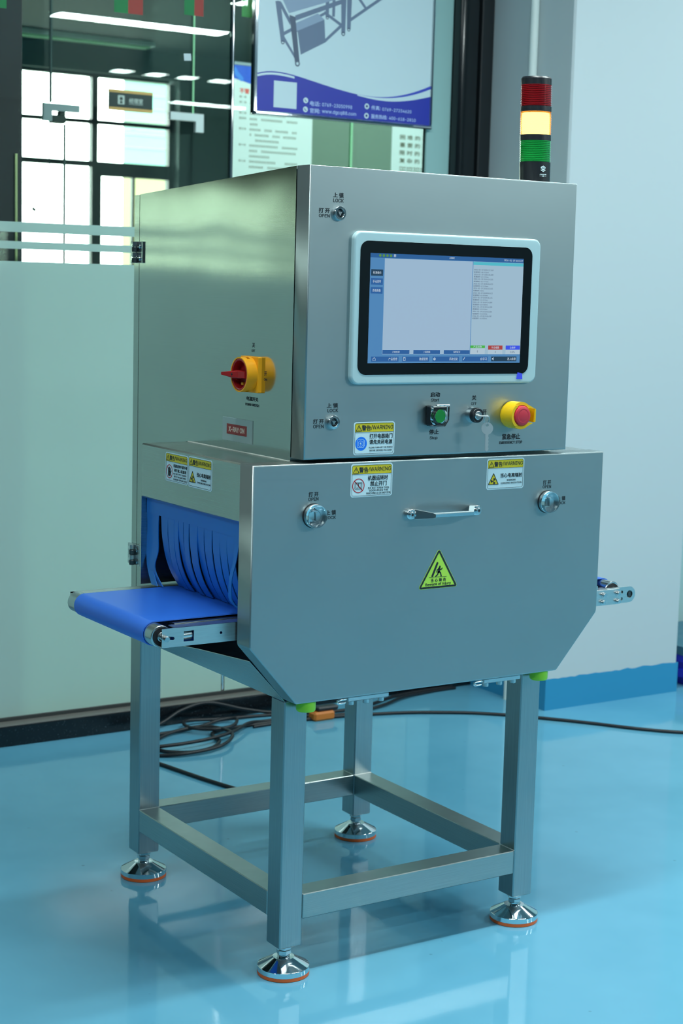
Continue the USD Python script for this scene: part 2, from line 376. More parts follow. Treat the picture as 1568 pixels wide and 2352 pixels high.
obj('pane', bx(0.868, 1.562, GY, GY + 0.012, 0.0716, 3.02), 'pane', w1)
obj('joint', bx(0.8575, 0.8675, GY - 0.0015, GY + 0.0135, 0.0716, 3.02, 0.003), 'chrome', w1, smooth=40, label='bright polished vertical edge between two glass panes')
def film(x0, x1, z0, z1, name):
    obj(name, bx(x0, x1, GY - 0.0012, GY - 0.0006, z0, z1), 'film', w1)
for x0, x1 in ((HX0, 0.8565), (0.8685, 1.5615)):
    film(x0, x1, 0.0716, 1.3620, 'frosted_film')
    film(x0, x1, 1.3960, 1.4170, 'film_stripe'); film(x0, x1, 1.4420, 1.4700, 'film_stripe')
tr = thing('trim_1', 'black door frame between the glass and the white column', None, (1.72, 1.77, 0), kind='structure')
obj('polished_post', bx(1.656, 1.7345, 1.755, 1.84, 0, 3.02, 0.010), 'black_frame', tr, smooth=50)
obj('matte_post', bx(1.737, 1.7845, 1.750, 1.84, 0, 3.02, 0.003), 'black_matte', tr)
obj('trim_2', bx(1.5635, 1.6550, 1.794, 1.815, 0.0717, 3.02, 0.002), 'teal_panel', kind='structure', label='pale teal panel between the glass and the black frame')
t3 = thing('trim_3', 'black post behind the glass at the far left', None, (-0.1, 1.98, 0), kind='structure')
obj('post', bx(-0.30, 0.267, 1.945, 2.05, 0, 3.02, 0.003), 'black_matte', t3)
obj('strip', bx(0.2425, 0.2495, 1.938, 1.946, 0, 1.665), 'gold_trim', t3)

# inner glass partition with its door
PY = 3.62
d1 = thing('door_1', 'frameless glass door with white patch fittings behind the partition', None, (1.4, PY, 0), kind='structure')
obj('pane', bx(-9.4, 1.058, PY, PY + 0.01, 0, 3.02), 'pane_inner', d1)
obj('pane', bx(1.068, 1.680, PY, PY + 0.01, 1.998, 3.02), 'pane_inner', d1)
obj('pane', bx(1.690, 2.460, PY, PY + 0.01, 0, 3.02), 'pane_inner', d1)
obj('pane', bx(2.470, 3.80, PY, PY + 0.01, 0, 3.02), 'pane_inner', d1)
obj('door_leaf', bx(1.125, 1.676, PY, PY + 0.01, 0.02, 1.920), 'pane_inner', d1)
for x, z0, z1 in ((1.060, 2.0, 3.02), (1.118, 0, 1.92), (1.683, 2.0, 3.02)):
    obj('glass_edge', bx(x, x + 0.006, PY - 0.001, PY + 0.011, z0, z1), 'office_wall' if x < 1.6 else 'glass_edge', d1)
obj('glass_edge', bx(2.4600, 2.4700, PY - 0.001, PY + 0.011, 0, 3.02), 'glass_edge', d1)
L1 = Polygon([(1.023, 1.927), (1.023, 1.995), (1.176, 1.995), (1.176, 1.967), (1.060, 1.967), (1.060, 1.927)])
L2 = Polygon([(1.574, 1.972), (1.574, 2.003), (1.726, 2.003), (1.726, 1.929), (1.690, 1.929), (1.690, 1.972)])
obj('patch_fitting', flat(L1, frame('front', PY - 0.001), 0, 0.018), 'fitting_grey', d1)
obj('patch_fitting', flat(L2, frame('front', PY - 0.001), 0, 0.018), 'fitting_white', d1)
obj('pivot', [bx(1.062, 1.118, PY - 0.018, PY + 0.028, 1.922, 1.952, 0.003), bx(1.096, 1.118, PY - 0.012, PY + 0.02, 1.952, 1.968)], 'mullion', d1)

# far windows of the office
WY = 9.0
w2 = thing('window_2', 'tall office windows with dark mullions, far behind the glass', None, (0, WY, 0), kind='structure')
xs = [3.675, 3.065, 2.455, 1.845]
for x in xs:
    obj('mullion', bx(x - 0.024, x + 0.024, WY - 0.03, WY + 0.03, 0, 2.80), 'mullion', w2)
obj('mullion', bx(4.285, 4.32, WY - 0.03, WY + 0.03, 0, 2.80), 'mullion', w2)
for z0, z1 in ((2.80, 2.825), (2.462, 2.492), (2.150, 2.190)):
    obj('rail', bx(xs[-1], 4.285, WY - 0.025, WY + 0.025, z0, z1), 'mullion', w2)
obj('door_head', bx(3.699, 4.285, WY - 0.028, WY + 0.02, 2.085, 2.15), 'mullion', w2)
obj('door_stile', bx(3.699, 3.735, WY - 0.02, WY + 0.02, 0, 2.085), 'mullion', w2)
obj('door_stile', bx(3.990, 4.010, WY - 0.02, WY + 0.02, 0, 2.085), 'mullion', w2)
for i in range(len(xs)):
    x1, x0 = (4.285, xs[0] + 0.024) if i == 0 else (xs[i - 1] - 0.024, xs[i] + 0.024)
    for z0, z1 in ((2.492, 2.80), (2.19, 2.462), (0.0, 2.15)):
        obj('pane', bx(x0, x1, WY - 0.003, WY + 0.003, z0, z1), 'pane_inner', w2)
# a second, lower window further left: the side of the machine mirrors it
w3 = thing('window_3', 'low office window far to the left of the tall ones', None, (-6.2, WY, 0), kind='structure')
LW = [(-7.0, -6.42), (-6.36, -5.78), (-5.42, -4.84), (-4.78, -4.2), (-4.14, -3.56), (-3.50, -2.92)]
for x0, x1 in LW:
    obj('pane', bx(x0, x1, WY - 0.003, WY + 0.003, 0.95, 2.02), 'pane_tinted', w3)
    for xa, xb, za, zb in ((x0 - 0.03, x0, 0.92, 2.05), (x1, x1 + 0.03, 0.92, 2.05), (x0, x1, 0.92, 0.95), (x0, x1, 2.02, 2.05)):
        obj('mullion', bx(xa, xb, WY - 0.03, WY + 0.03, za, zb), 'mullion', w3)
wb = [bx(-9.5, 8.5, WY - 0.1, WY + 0.1, 2.825, 3.02), bx(4.325, 8.5, WY - 0.12, WY + 0.1, 0, 2.825), bx(-2.89, xs[-1] - 0.024, WY - 0.1, WY + 0.1, 0, 2.825), bx(-9.5, -7.03, WY - 0.1, WY + 0.1, 0, 2.825),
      bx(-5.75, -5.45, WY - 0.1, WY + 0.1, 0.92, 2.05), bx(-7.03, -2.89, WY - 0.1, WY + 0.1, 0, 0.92), bx(-7.03, -2.89, WY - 0.1, WY + 0.1, 2.05, 2.825)]
obj('wall_office_back', wb, 'office_wall', kind='structure', label='dark back wall of the office around the windows')
obj('wall_office_inner', bx(3.15, 5.6, 5.5, 5.6, 0, 2.25), 'green_board', kind='structure', label='pale green partition wall inside the office')
obj('ground', bx(-60, 80, 9.4, 90, -0.4, -0.2), 'ground', kind='structure', label='pale ground outside the office windows')

# building seen through the right-hand office window
bl = thing('office_building', 'pale green building seen through the far office window', 'building', (16, 27, -0.2))
foot = Polygon([(9.12, 20.0), (26, 20.0), (26, 30), (15.5, 30)])
def block(g, z0, z1):
    m = trimesh.creation.extrude_polygon(g, z1 - z0, engine='earcut'); m.apply_translation((0, 0, z0)); return m
obj('wall', block(foot, 2.95, 9), 'clad_pale', bl)
obj('lower_wall', block(affinity.translate(foot, 0.02, 0.05), -0.2, 2.95), 'clad_tan', bl)
for k in range(6):
    obj('cladding_joint', bx(9.12, 26, 19.985, 20.0, 3.25 + 0.19 * k, 3.262 + 0.19 * k), 'clad_tan', bl)
bw = thing('white_building', 'white building seen through the left office window', 'building', (2.2, 33, -0.2))
obj('wall', bx(-12, 9.0, 30, 36, -0.2, 2.6), 'clad_white', bw)
obj('roof_edge', bx(-12, 9.1, 29.9, 36, 2.6, 2.75), 'clad_pale', bw)
for k in range(6):
    obj('window', bx(3.4 + 0.95 * k, 3.9 + 0.95 * k, 29.97, 30.05, 1.2, 1.9), 'clad_pale', bw)

# ================================================================== THE MACHINE
W, D = 0.6168, 0.6606
FY = -0.0476                                     # face of door and hood
SL = lambda y: 1.5285 - 0.0484 * y               # the roof falls to the back
mc = thing('x_ray_inspection_machine', 'stainless steel x-ray inspection machine with touch screen and blue conveyor belt', 'machine', (0.308, 0.33, 0))
# frame
for x, y in ((0, 0), (W - 0.05, 0), (0, D - 0.05), (W - 0.05, D - 0.05)):
    lg = obj('leg', bx(x, x + 0.05, y, y + 0.05, 0.0585, 0.5447, 0.0022), 'steel_leg', mc, smooth=30)
    ft = obj('foot', lathe([(0, 0.0072), (0.0500, 0.0072), (0.0505, 0.0077), (0.0505, 0.0172), (0.0495, 0.0184), (0.0215, 0.0335), (0.0205, 0.0340), (0.0122, 0.0342), (0.0122, 0.0385), (0, 0.0385)], (x + 0.025, y + 0.025, 0)), 'chrome', mc, smooth=30, label='polished steel levelling foot')
    obj('pad', lathe([(0, 0), (0.0494, 0), (0.0505, 0.001), (0.0505, 0.0072), (0, 0.0072)], (x + 0.025, y + 0.025, 0)), 'orange_pad', ft, smooth=30, label='orange rubber pad under the foot')
    obj('nut', hexnut(0.0140, 0.0385, 0.0475, (x + 0.025, y + 0.025, 0), turn=0.35 + x), 'satin', ft)
    obj('nut', hexnut(0.0150, 0.0482, 0.0580, (x + 0.025, y + 0.025, 0), turn=0.1 + y), 'satin', ft)
    obj('stem', rod(0.0085, 0.036, 0.0600, (x + 0.025, y + 0.025, 0)), 'dark_steel', ft)
for y in (0, D - 0.05):
    obj('cross_beam', bx(0.0505, W - 0.0505, y + 0.0005, y + 0.0495, 0.1112, 0.1608, 0.0016), 'steel_beam', mc, smooth=30)
for x in (0, W - 0.05):
    obj('side_beam', bx(x + 0.0005, x + 0.0495, 0.0505, D - 0.0505, 0.1112, 0.1608, 0.0016), 'steel_beam', mc, smooth=30)
for x, y, sx, sy in ((0, 0, 1, 1), (W, 0, -1, 1), (0, D, 1, -1), (W, D, -1, -1)):
    a = (x + sx * 0.0505, y + sy * 0.001, 0.161); b = (x + sx * 0.0505, y + sy * 0.0495, 0.161); c = (x + sx * 0.001, y + sy * 0.0505, 0.161); d = (x + sx * 0.0495, y + sy * 0.0505, 0.161)
    obj('weld_seam', [tube([a, b], 0.0011, 6, 1), tube([c, d], 0.0011, 6, 1)], 'weld', mc, smooth=True)
# upper cabinet: body, rear door, front door
def yz_prism(pts, x0, x1):
    m = trimesh.creation.extrude_polygon(Polygon(pts), x1 - x0, engine='earcut')
    A = np.eye(4); A[:3, :3] = [[0, 0, 1], [1, 0, 0], [0, 1, 0]]; A[0, 3] = x0
    m.apply_transform(A); return m
RB = 0.6345
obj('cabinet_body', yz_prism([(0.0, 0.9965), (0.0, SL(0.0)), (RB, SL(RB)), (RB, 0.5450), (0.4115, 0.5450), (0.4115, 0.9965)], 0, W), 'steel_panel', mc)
obj('rear_door', yz_prism([(RB + 0.0025, 0.5452), (RB + 0.0025, SL(RB) - 0.001), (D, SL(D)), (D, 0.5452)], 0.0002, W - 0.0002), 'steel_panel', mc)
obj('rear_seal', yz_prism([(RB, 0.548), (RB, SL(RB) - 0.004), (RB + 0.0025, SL(RB) - 0.004), (RB + 0.0025, 0.548)], 0.004, W - 0.004), 'seam', mc)
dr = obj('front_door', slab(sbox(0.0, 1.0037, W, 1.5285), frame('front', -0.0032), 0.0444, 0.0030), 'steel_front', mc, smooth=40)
obj('door_seal', bx(0.004, W - 0.004, -0.0032, 0.0, 1.006, 1.522), 'seam', mc)
obj('roof_lip', bx(0.0, W, -0.0030, 0.0, 1.5225, 1.5283, 0.0006), 'weld', mc)
# doors' cam locks
def cam_lock(x, z):
    c = obj('cam_lock', lathe([(0.0068, 0.0), (0.0128, 0.0), (0.0132, 0.0012), (0.0132, 0.0046), (0.0118, 0.0068), (0.0080, 0.0070), (0.0072, 0.0062), (0.0068, 0.002)], (x, FY, z), 'front'), 'chrome', mc, smooth=40)
    obj('core', rod(0.0068, 0.0, 0.0022, (x, FY, z), 'front'), 'dark_steel', c)
    t = hull([(math.cos(a) * 0.0048, math.sin(a) * 0.0048, h) for a in (0.5, 2.6, 4.7) for h in (0.002, 0.0056)]); t.apply_transform(frame('front', FY)); t.apply_translation((x, 0, z))
    obj('drive', t, 'satin', c)
    return c
def lettering(parts, fr, parent, material='ink'):
    for g in parts:
        obj('lettering', flat(MultiPolygon(geoms(g)), fr, 0.00005, 0.0003), material, parent)
FD = frame('front', FY)
for (x, z), q in (((0.0612, 1.4463), ((49.0, 71.0, 1473.6, 1482.5), (49.2, 71.2, 1465.4, 1472.0), (19.4, 42.2, 1445.4, 1454.4), (19.6, 42.4, 1437.8, 1443.6))),
                  ((0.0594, 1.0712), ((46.4, 70.4, 1097.4, 1106.0), (48.2, 70.8, 1089.2, 1096.0), (18.0, 40.4, 1069.2, 1077.4), (18.3, 40.6, 1060.6, 1067.4)))):
    c = cam_lock(x, z)
    lettering([T(s, *(v / 1000 for v in b), bold=bo) for s, b, bo in zip(('上 锁', 'LOCK', '打 开', 'OPEN'), q, (2, 1, 2, 1))], FD, c)

# touch screen
ts = obj('touch_screen', slab(rr(0.0905, 0.5230, 1.1395, 1.4170, 0.016), FD, 0.0105, 0.004), 'anodised', mc, smooth=30, label='silver framed touch screen')
SY = FY - 0.0105
obj('bezel', flat(rr(0.1035, 0.5015, 1.1575, 1.4000, 0.017), frame('front', SY), 0, 0.0006), 'black_glass', ts, label='black glass around the display')
SF = frame('front', SY - 0.0006)
def px(name, r, m, w=0.0002):
    return obj(name, flat(sbox(*(v / 1000 for v in (r[0], r[2], r[1], r[3]))), SF, 0.00005, w), m, ts)
px('display', (125.0, 480.0, 1178.6, 1378.3), 'px_side')
px('title_bar', (125.0, 480.0, 1370.2, 1378.3), 'px_bar', 0.0003)
px('image_area', (156.6, 357.6, 1195.2, 1369.6), 'px_white', 0.0003)
px('log_panel', (359.0, 480.0, 1195.2, 1369.6), 'px_panel', 0.0003)
px('log_header', (359.2, 480.0, 1363.4, 1369.2), 'px_cyan', 0.0004)
for i, z in enumerate(((1337.6, 1349.0), (1321.5, 1332.9), (1305.3, 1316.8))):
    px('side_button', (127.3, 153.4, *z), 'px_dark' if i == 0 else 'px_button', 0.0004)
for x0, x1 in ((157.2, 217.5), (226.7, 287.7), (296.7, 357.3)):
    px('action_button', (x0, x1, 1195.7, 1202.8), 'px_button', 0.0004)
for (x0, x1, z0, m) in ((358.9, 393.6, 1206.8, 'px_green'), (401.5, 436.2, 1203.9, 'px_red'), (444.1, 479.0, 1203.9, 'px_blue')):
    px('counter_cell', (x0, x1, 1195.2, z0), 'px_cell', 0.0004); px('counter_tab', (x0, x1, z0, 1211.8), m, 0.0005)
for i, (x0, x1) in enumerate(((132.4, 193.4), (201.7, 262.9), (271.1, 332.7), (340.7, 401.7), (409.9, 471.4))):
    px('menu_button', (x0, x1, 1181.6, 1190.8), 'px_dark' if i == 4 else 'px_button', 0.0004)
for k in range(4):
    obj('status_dot', flat(Point(0.1462 + 0.0079 * k, 1.3744).buffer(0.0026, 4), SF, 0.0003, 0.0004), 'px_lime', ts)
def pt(s, x0, x1, z0, z1, b=0):
    return T(s, x0 / 1000, x1 / 1000, z0 / 1000, z1 / 1000, b, coarse=1.2)
lt = [pt('检测操作', 131.5, 149.5, 1340.8, 1345.8), pt('手动清零', 131.0, 149.2, 1324.8, 1329.8), pt('查看图像', 131.0, 149.0, 1308.6, 1313.6),
      pt('点检测试', 302.0, 314.0, 1372.8, 1376.2), pt('2026-01-19 10:13:29', 432.0, 478.0, 1372.4, 1376.0),
      pt('开始检测', 179, 195, 1197.6, 1201.2), pt('上载图像', 249, 265, 1197.6, 1201.2), pt('报警复位', 319, 335, 1197.6, 1201.2),
      pt('产品总数', 366, 386, 1207.6, 1211.2), pt('不合格数', 409, 428, 1205.8, 1210.2), pt('合格率', 454, 468, 1205.8, 1210.2),
      pt('产品管理', 171, 190.5, 1183.6, 1189.0), pt('数据管理', 240.5, 260, 1183.6, 1189.0), pt('系统设定', 310, 330, 1183.6, 1189.0), pt('自学习', 384, 399, 1183.6, 1189.0), pt('进入检测', 449, 469, 1183.6, 1189.0)]
for g in lt:
    obj('display_text', flat(MultiPolygon(geoms(g)), SF, 0.0005, 0.0007), 'px_text', ts)
times = ('04:17.549', '05:18.408', '04:24.355', '05:26.415', '06:15.120', '08:06.613', '09:10.415', '09:14.809', '10:24.380', '10:51.206', '11:06.387')
vals = ('40.921', '42.119', '42.774', '42.278', '42', '41.555', '42.139', '42.648', '42.232', '44.624', '44.502')
lg_ = []
for i in range(11):
    z = 1.3556 - 0.0087 * i
    lg_ += [T('2026-01-19 10:' + times[i], 0.3610, 0.4070, z - 0.0026, z + 0.0002, coarse=2.5), T('检测用时: ' + vals[i] + 'ms', 0.3610, 0.3960 if i != 4 else 0.386, z - 0.0070, z - 0.0040, coarse=2.5)]
lg_ += [pt('0', 375, 377, 1198.6, 1202.4), pt('0', 418, 420, 1197.4, 1201.2), pt('0.0%', 455.5, 466.5, 1197.4, 1201.2)]
for g in lg_:
    obj('display_text', flat(MultiPolygon(geoms(g)), SF, 0.0004, 0.0006), 'px_ink', ts)
ic = [Polygon([(136, 1183), (136, 1187), (139, 1189.6), (142, 1187), (142, 1183)]).difference(Polygon([(136.8, 1183.6), (136.8, 1186.6), (139, 1188.6), (141.2, 1186.6), (141.2, 1183.6)])),
      sbox(204, 1183, 209, 1189.4).difference(sbox(204.9, 1184, 208.1, 1188.4)).union(sbox(205.5, 1186, 207.5, 1186.7)), Point(275.5, 1186.3).buffer(2.6).difference(Point(275.5, 1186.3).buffer(0.9)),
      Polygon([(412, 1185), (412, 1188), (413.6, 1188), (415.4, 1189.6), (415.4, 1183.2), (413.6, 1185)]), LineString([(343, 1184.5), (346, 1188.8)]).buffer(0.6), sbox(176.5, 1372.2, 180.8, 1377.2).difference(sbox(177.4, 1373.2, 180, 1374.2)).difference(sbox(177.4, 1375.2, 180, 1376.2))]
for g in ic:
    obj('display_icon', flat(MultiPolygon(geoms(affinity.scale(g, 0.001, 0.001, origin=(0, 0)))), SF, 0.0004, 0.0006), 'px_text', ts)
obj('film_tab', flat(Polygon([(0.4735, 1.1475), (0.4760, 1.1600), (0.4868, 1.1580), (0.4880, 1.1470)]), frame('front', SY - 0.0007), 0, 0.0008), 'px_blue', ts, label='small blue peel tab of the protective film')  # drawn in the glowing display blue, though the tab is no light source

# controls in a row under the screen
st = obj('start_button', bx(0.2672, 0.3040, FY - 0.0170, FY, 1.0600, 1.0985, 0.0025), 'black_plastic', mc, label='start stop button under a clear cover')
obj('cap', rod(0.0128, 0.0165, 0.0225, (0.2856, FY, 1.0792), 'front', c=0.001), 'button_green', st, smooth=40, label='green push cap')
oc = Polygon([(0.267, 1.0985), (0.3042, 1.0985), (0.3042, 1.0720), (0.2955, 1.0600), (0.2760, 1.0600), (0.267, 1.0700)])
obj('cover', flat(oc.difference(Point(0.2856, 1.0792).buffer(0.0142)), frame('front', FY - 0.0172), 0.0, 0.0085), 'clear_cap', st, label='clear flip cover')
obj('hinge_bar', tube([(0.275, FY - 0.0235, 1.0998), (0.3045, FY - 0.0235, 1.0998)], 0.0019, 10, 1), 'chrome', st, smooth=40)
lettering([T(s, *(v / 1000 for v in b), bold=bo) for s, b, bo in (('启动', (277.2, 299.6, 1113.8, 1123.4), 2), ('Start', (279.4, 298.0, 1105.4, 1111.2), 1), ('停止', (277.2, 299.4, 1043.0, 1052.6), 2), ('Stop', (279.2, 297.2, 1032.4, 1039.4), 1))], FD, st)
ks = obj('key_switch', lathe([(0, 0), (0.0152, 0), (0.0152, 0.0015), (0.0146, 0.003), (0.0146, 0.0108), (0.0138, 0.0120), (0, 0.0120)], (0.3768, FY, 1.0788), 'front'), 'chrome', mc, smooth=35)
obj('ring', lathe([(0.0070, 0.0115), (0.0144, 0.0115), (0.0147, 0.0135), (0.0142, 0.0190), (0.0130, 0.0206), (0.0090, 0.0206), (0.0082, 0.0190)], (0.3768, FY, 1.0788), 'front'), 'black_plastic', ks, smooth=35, label='black ring of the key switch')
obj('core', rod(0.0086, 0.0115, 0.0222, (0.3768, FY, 1.0788), 'front'), 'satin', ks, smooth=35)
lettering([T('关', 0.3756, 0.3862, 1.1066, 1.1160, 2), T('OFF', 0.3744, 0.3873, 1.0972, 1.1026, 0), T('开', 0.4025, 0.4122, 1.0785, 1.0880, 2)], FD, ks)
es = obj('emergency_stop', lathe([(0, 0), (0.0262, 0), (0.0265, 0.002), (0.0265, 0.012), (0.0255, 0.0150), (0.0235, 0.0165), (0, 0.0165)], (0.4722, FY, 1.0775), 'front'), 'yellow', mc, smooth=35, label='yellow shrouded emergency stop with red mushroom button')
gz = 1.0775
gd = Point(0.4722, gz).buffer(0.0264, 24).union(union_all([Point(0.4722, gz).buffer(0.0255, 24), sbox(0.4722 + 0.026, gz - 0.0110, 0.4722 + 0.034, gz + 0.0110).buffer(0.002)]).convex_hull)
hol = Point(0.4722 + 0.001, gz).buffer(0.0207, 24).union(sbox(0.4722, gz - 0.0125, 0.4722 + 0.031, gz + 0.0125).buffer(0.002))
obj('guard', [flat(gd.difference(hol).buffer(-0.0004).buffer(0.0004), FD, 0.0120, 0.0330), flat(Point(0.4722, gz).buffer(0.0262, 24).difference(Point(0.4722, gz).buffer(0.0207, 24)).intersection(sbox(0.44, gz - 0.02, 0.4722 - 0.011, gz + 0.02)), FD, 0.0158, 0.0360), flat(gd.buffer(-0.001), FD, 0.010, 0.0150)], 'yellow', es, smooth=30)
obj('button', lathe([(0, 0.014), (0.0150, 0.014), (0.0150, 0.0255), (0.0190, 0.0265), (0.0195, 0.0290), (0.0195, 0.0350), (0.0180, 0.0385), (0.0140, 0.0398), (0.0125, 0.0392), (0.0110, 0.0396), (0, 0.0405)], (0.4722, FY, gz), 'front'), 'button_red', es, smooth=40, label='red mushroom push button')
lettering([T('紧急停止', 0.4530, 0.4980, 1.0282, 1.0395, 2), T('EMERGENCY STOP', 0.4466, 0.5036, 1.0195, 1.0255, 2)], FD, es)

# warning stickers
def stroke(pts, w, closed=False):
    return LineString(pts + [pts[0]] if closed else pts).buffer(w / 2, quad_segs=3, join_style=1)
def sticker(fr, x0, z1, w, h, lines, kind, parent, label):
    """lines: (text, u0, u1, v0, v1) in units of the sticker, v downwards"""
    U = lambda u: x0 + w * u
    V = lambda v: z1 - h * v
    s = obj('warning_sticker', flat(rr(x0, x0 + w, z1 - h, z1, 0.0055), fr, 0.00005, 0.0003), 'sticker_white', parent, label=label)
    inn = rr(U(.028), U(.972), V(.96), V(.04), 0.004)
    band = inn.intersection(sbox(x0, V(.305), x0 + w, z1))
    obj('header_band', flat(band.buffer(-0.0002), fr, 0.0003, 0.00036), 'sticker_yellow', s)
    P = [inn.difference(inn.buffer(-0.00042)), sbox(U(.03), V(.31), U(.97), V(.302))]
    tri = Polygon([(U(.055), V(.268)), (U(.19), V(.268)), (U(.1225), V(.10))])
    P += [tri.buffer(0.0005).difference(tri.buffer(-0.0004)), sbox(U(.117), V(.20), U(.128), V(.15)), Point(U(.1225), V(.235)).buffer(0.00045)]
    P += [T('警告', U(.195), U(.41), V(.265), V(.098), 1), T('/WARNING', U(.42), U(.955), V(.245), V(.10), 0)]
    for t, a, b, c, d in lines:
        P.append(T(t, U(a), U(b), V(d), V(c), 1 if ord(t[0]) > 0x2000 else 0, coarse=0.8))
    cx, cy = U(.185), V(.655)
    if kind == 'radiation':
        t = Polygon([(U(.055), V(.83)), (U(.315), V(.83)), (U(.185), V(.48))])
        obj('icon', flat(t, fr, 0.0003, 0.00036), 'sticker_yellow', s)
        P.append(t.buffer(0.0007).difference(t.buffer(-0.0006)))
        c0 = (U(.185), V(.725))
        for a0 in (60, 180, 300):
            P.append(Polygon([(c0[0] + r * math.cos(math.radians(a)), c0[1] + r * math.sin(math.radians(a))) for r, aa in ((0.0014, (a0 - 28, a0 + 28)), (0.0062, (a0 + 28, a0 + 10, a0 - 10, a0 - 28))) for a in aa]))
        P.append(Point(c0).buffer(0.0009))
    else:
        R = 0.0135 if kind != 'power' else 0.0128
        if kind == 'power':
            obj('icon', flat(Point(cx, cy).buffer(R), fr, 0.0003, 0.00036), 'sticker_blue', s)
            q = [stroke([(cx - .0074, cy - .0074), (cx + .0052, cy - .0074), (cx + .0052, cy + .0074), (cx - .0074, cy + .0074)], .0006, True), Point(cx - .0011, cy).buffer(.0056).difference(Point(cx - .0011, cy).buffer(.0051)),
                 Polygon([(cx - .0002, cy + .0042), (cx - .0032, cy - .0006), (cx - .0012, cy - .0006), (cx - .0016, cy - .0040), (cx + .0010, cy + .0006), (cx - .0008, cy + .0006)]), stroke([(cx + .0074, cy + .0045), (cx + .0074, cy - .0045), (cx + .0055, cy - .0045)], .0007), Point(cx + .0074, cy + .0052).buffer(.0009)]
            obj('icon_mark', flat(union_all(q), fr, 0.00036, 0.00042), 'sticker_white', s)
        else:
            d = R * 0.707
            obj('icon', flat(Point(cx, cy).buffer(R).difference(Point(cx, cy).buffer(R - .0016)).union(stroke([(cx - d, cy + d), (cx + d, cy - d)], .0016)), fr, 0.00042, 0.00048), 'sticker_red', s)
            if kind == 'door':
                P += [stroke([(cx - .0078, cy - .0060), (cx + .0078, cy - .0060), (cx + .0078, cy + .0062), (cx - .0078, cy + .0062)], .0006, True), stroke([(cx - .006, cy + .0045), (cx - .005, cy - .004), (cx - .001, cy - .004), (cx - .0004, cy + .0045)], .0005, True), stroke([(cx + .006, cy + .0045), (cx + .005, cy - .004), (cx + .001, cy - .004), (cx + .0004, cy + .0045)], .0005, True)]
            else:
                P += [rr(cx - .0052, cx + .0042, cy - .0090, cy + .0005, .0015), stroke([(cx + .004, cy - .005), (cx + .0078, cy + .0016)], .0020)] + [stroke([(cx - .0042 + .0027 * k, cy), (cx - .0042 + .0027 * k, cy + (.0062, .0082, .0078, .0056)[k])], .0022) for k in range(4)]
    lettering([MultiPolygon(P_clean(P))], ofs(fr, 0.00036), s)
def ofs(fr, w):
    return fr @ trimesh.transformations.translation_matrix((0, 0, w))
def P_clean(P):
    return [p for g in P for p in geoms(g)]
LS = frame('left', 0.0); LT = frame('left', -0.1018)
sticker(FD, 0.1062, 1.0702, 0.0915, 0.0616, [('打开电器箱门', .385, .945, .36, .51), ('请先关闭电源', .385, .945, .54, .68), ('PLEASE TURN OFF THE POWER', .38, .95, .755, .800), ('BEFORE OPENING THE DOOR', .395, .935, .845, .890)], 'power', dr, 'white and yellow warning sticker with a blue round icon')
LN_C = [('当心电离辐射', .37, .95, .48, .62), ('WARNING', .54, .78, .68, .735), ('IONIZING RADIATION', .385, .94, .775, .83)]

# hood over the tunnel
hood = Polygon([(-0.1052, 0.6680), (-0.1035, 0.6625), (-0.0062, 0.5522), (-0.0030, 0.5504), (0.6160, 0.5504), (0.6190, 0.5520), (0.7170, 0.6625), (0.7187, 0.6680), (0.7187, 0.9968), (-0.1052, 0.9968)])
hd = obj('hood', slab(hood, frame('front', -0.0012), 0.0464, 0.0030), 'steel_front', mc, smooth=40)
sticker(FD, 0.1025, 0.9925, 0.0932, 0.0622, [('机器运转时', .405, .89, .36, .51), ('禁止开门', .465, .86, .535, .68), ('DO NOT OPEN THIS', .42, .92, .71, .765), ('DOOR WHEN THE', .45, .90, .785, .84), ('MACHINE IS IN MOTION', .38, .955, .865, .92)], 'door', hd, 'white and yellow warning sticker with a crossed out red circle')
sticker(FD, 0.4182, 0.9915, 0.0930, 0.0608, LN_C, 'radiation', hd, 'white and yellow warning sticker with a radiation triangle')
# triangle sticker
tri = Polygon([(0.3100, 0.8155), (0.2695, 0.7487), (0.3507, 0.7487)])
tg = obj('triangle_sticker', flat(tri.buffer(0.0040, quad_segs=5), FD, 0.00005, 0.0003), 'glow_green', hd, label='luminous green triangular falling object warning sticker')
ib = [stroke([(0.2958, 0.7695), (0.3068, 0.7940)], 0.0042), Point(0.3130, 0.7868).buffer(0.0019), stroke([(0.3120, 0.7835), (0.3105, 0.7765)], 0.0052), stroke([(0.3110, 0.7832), (0.3068, 0.7808), (0.3062, 0.7765)], 0.0019), stroke([(0.3135, 0.7815), (0.3160, 0.7806), (0.3186, 0.7836)], 0.0019),
      stroke([(0.3100, 0.7770), (0.3080, 0.7715), (0.3040, 0.7685)], 0.0026), stroke([(0.3112, 0.7770), (0.3150, 0.7750), (0.3168, 0.7684)], 0.0026), sbox(0.2885, 0.7668, 0.3298, 0.7674), T('当心砸伤', 0.2930, 0.3282, 0.7575, 0.7645, 1, 24), T('Beware of injury', 0.2800, 0.3408, 0.7496, 0.7562, 1)]
lettering([MultiPolygon(P_clean([tri.buffer(0.0032, quad_segs=5).difference(tri.buffer(-0.0004))] + ib))], ofs(FD, 0.0003), tg)
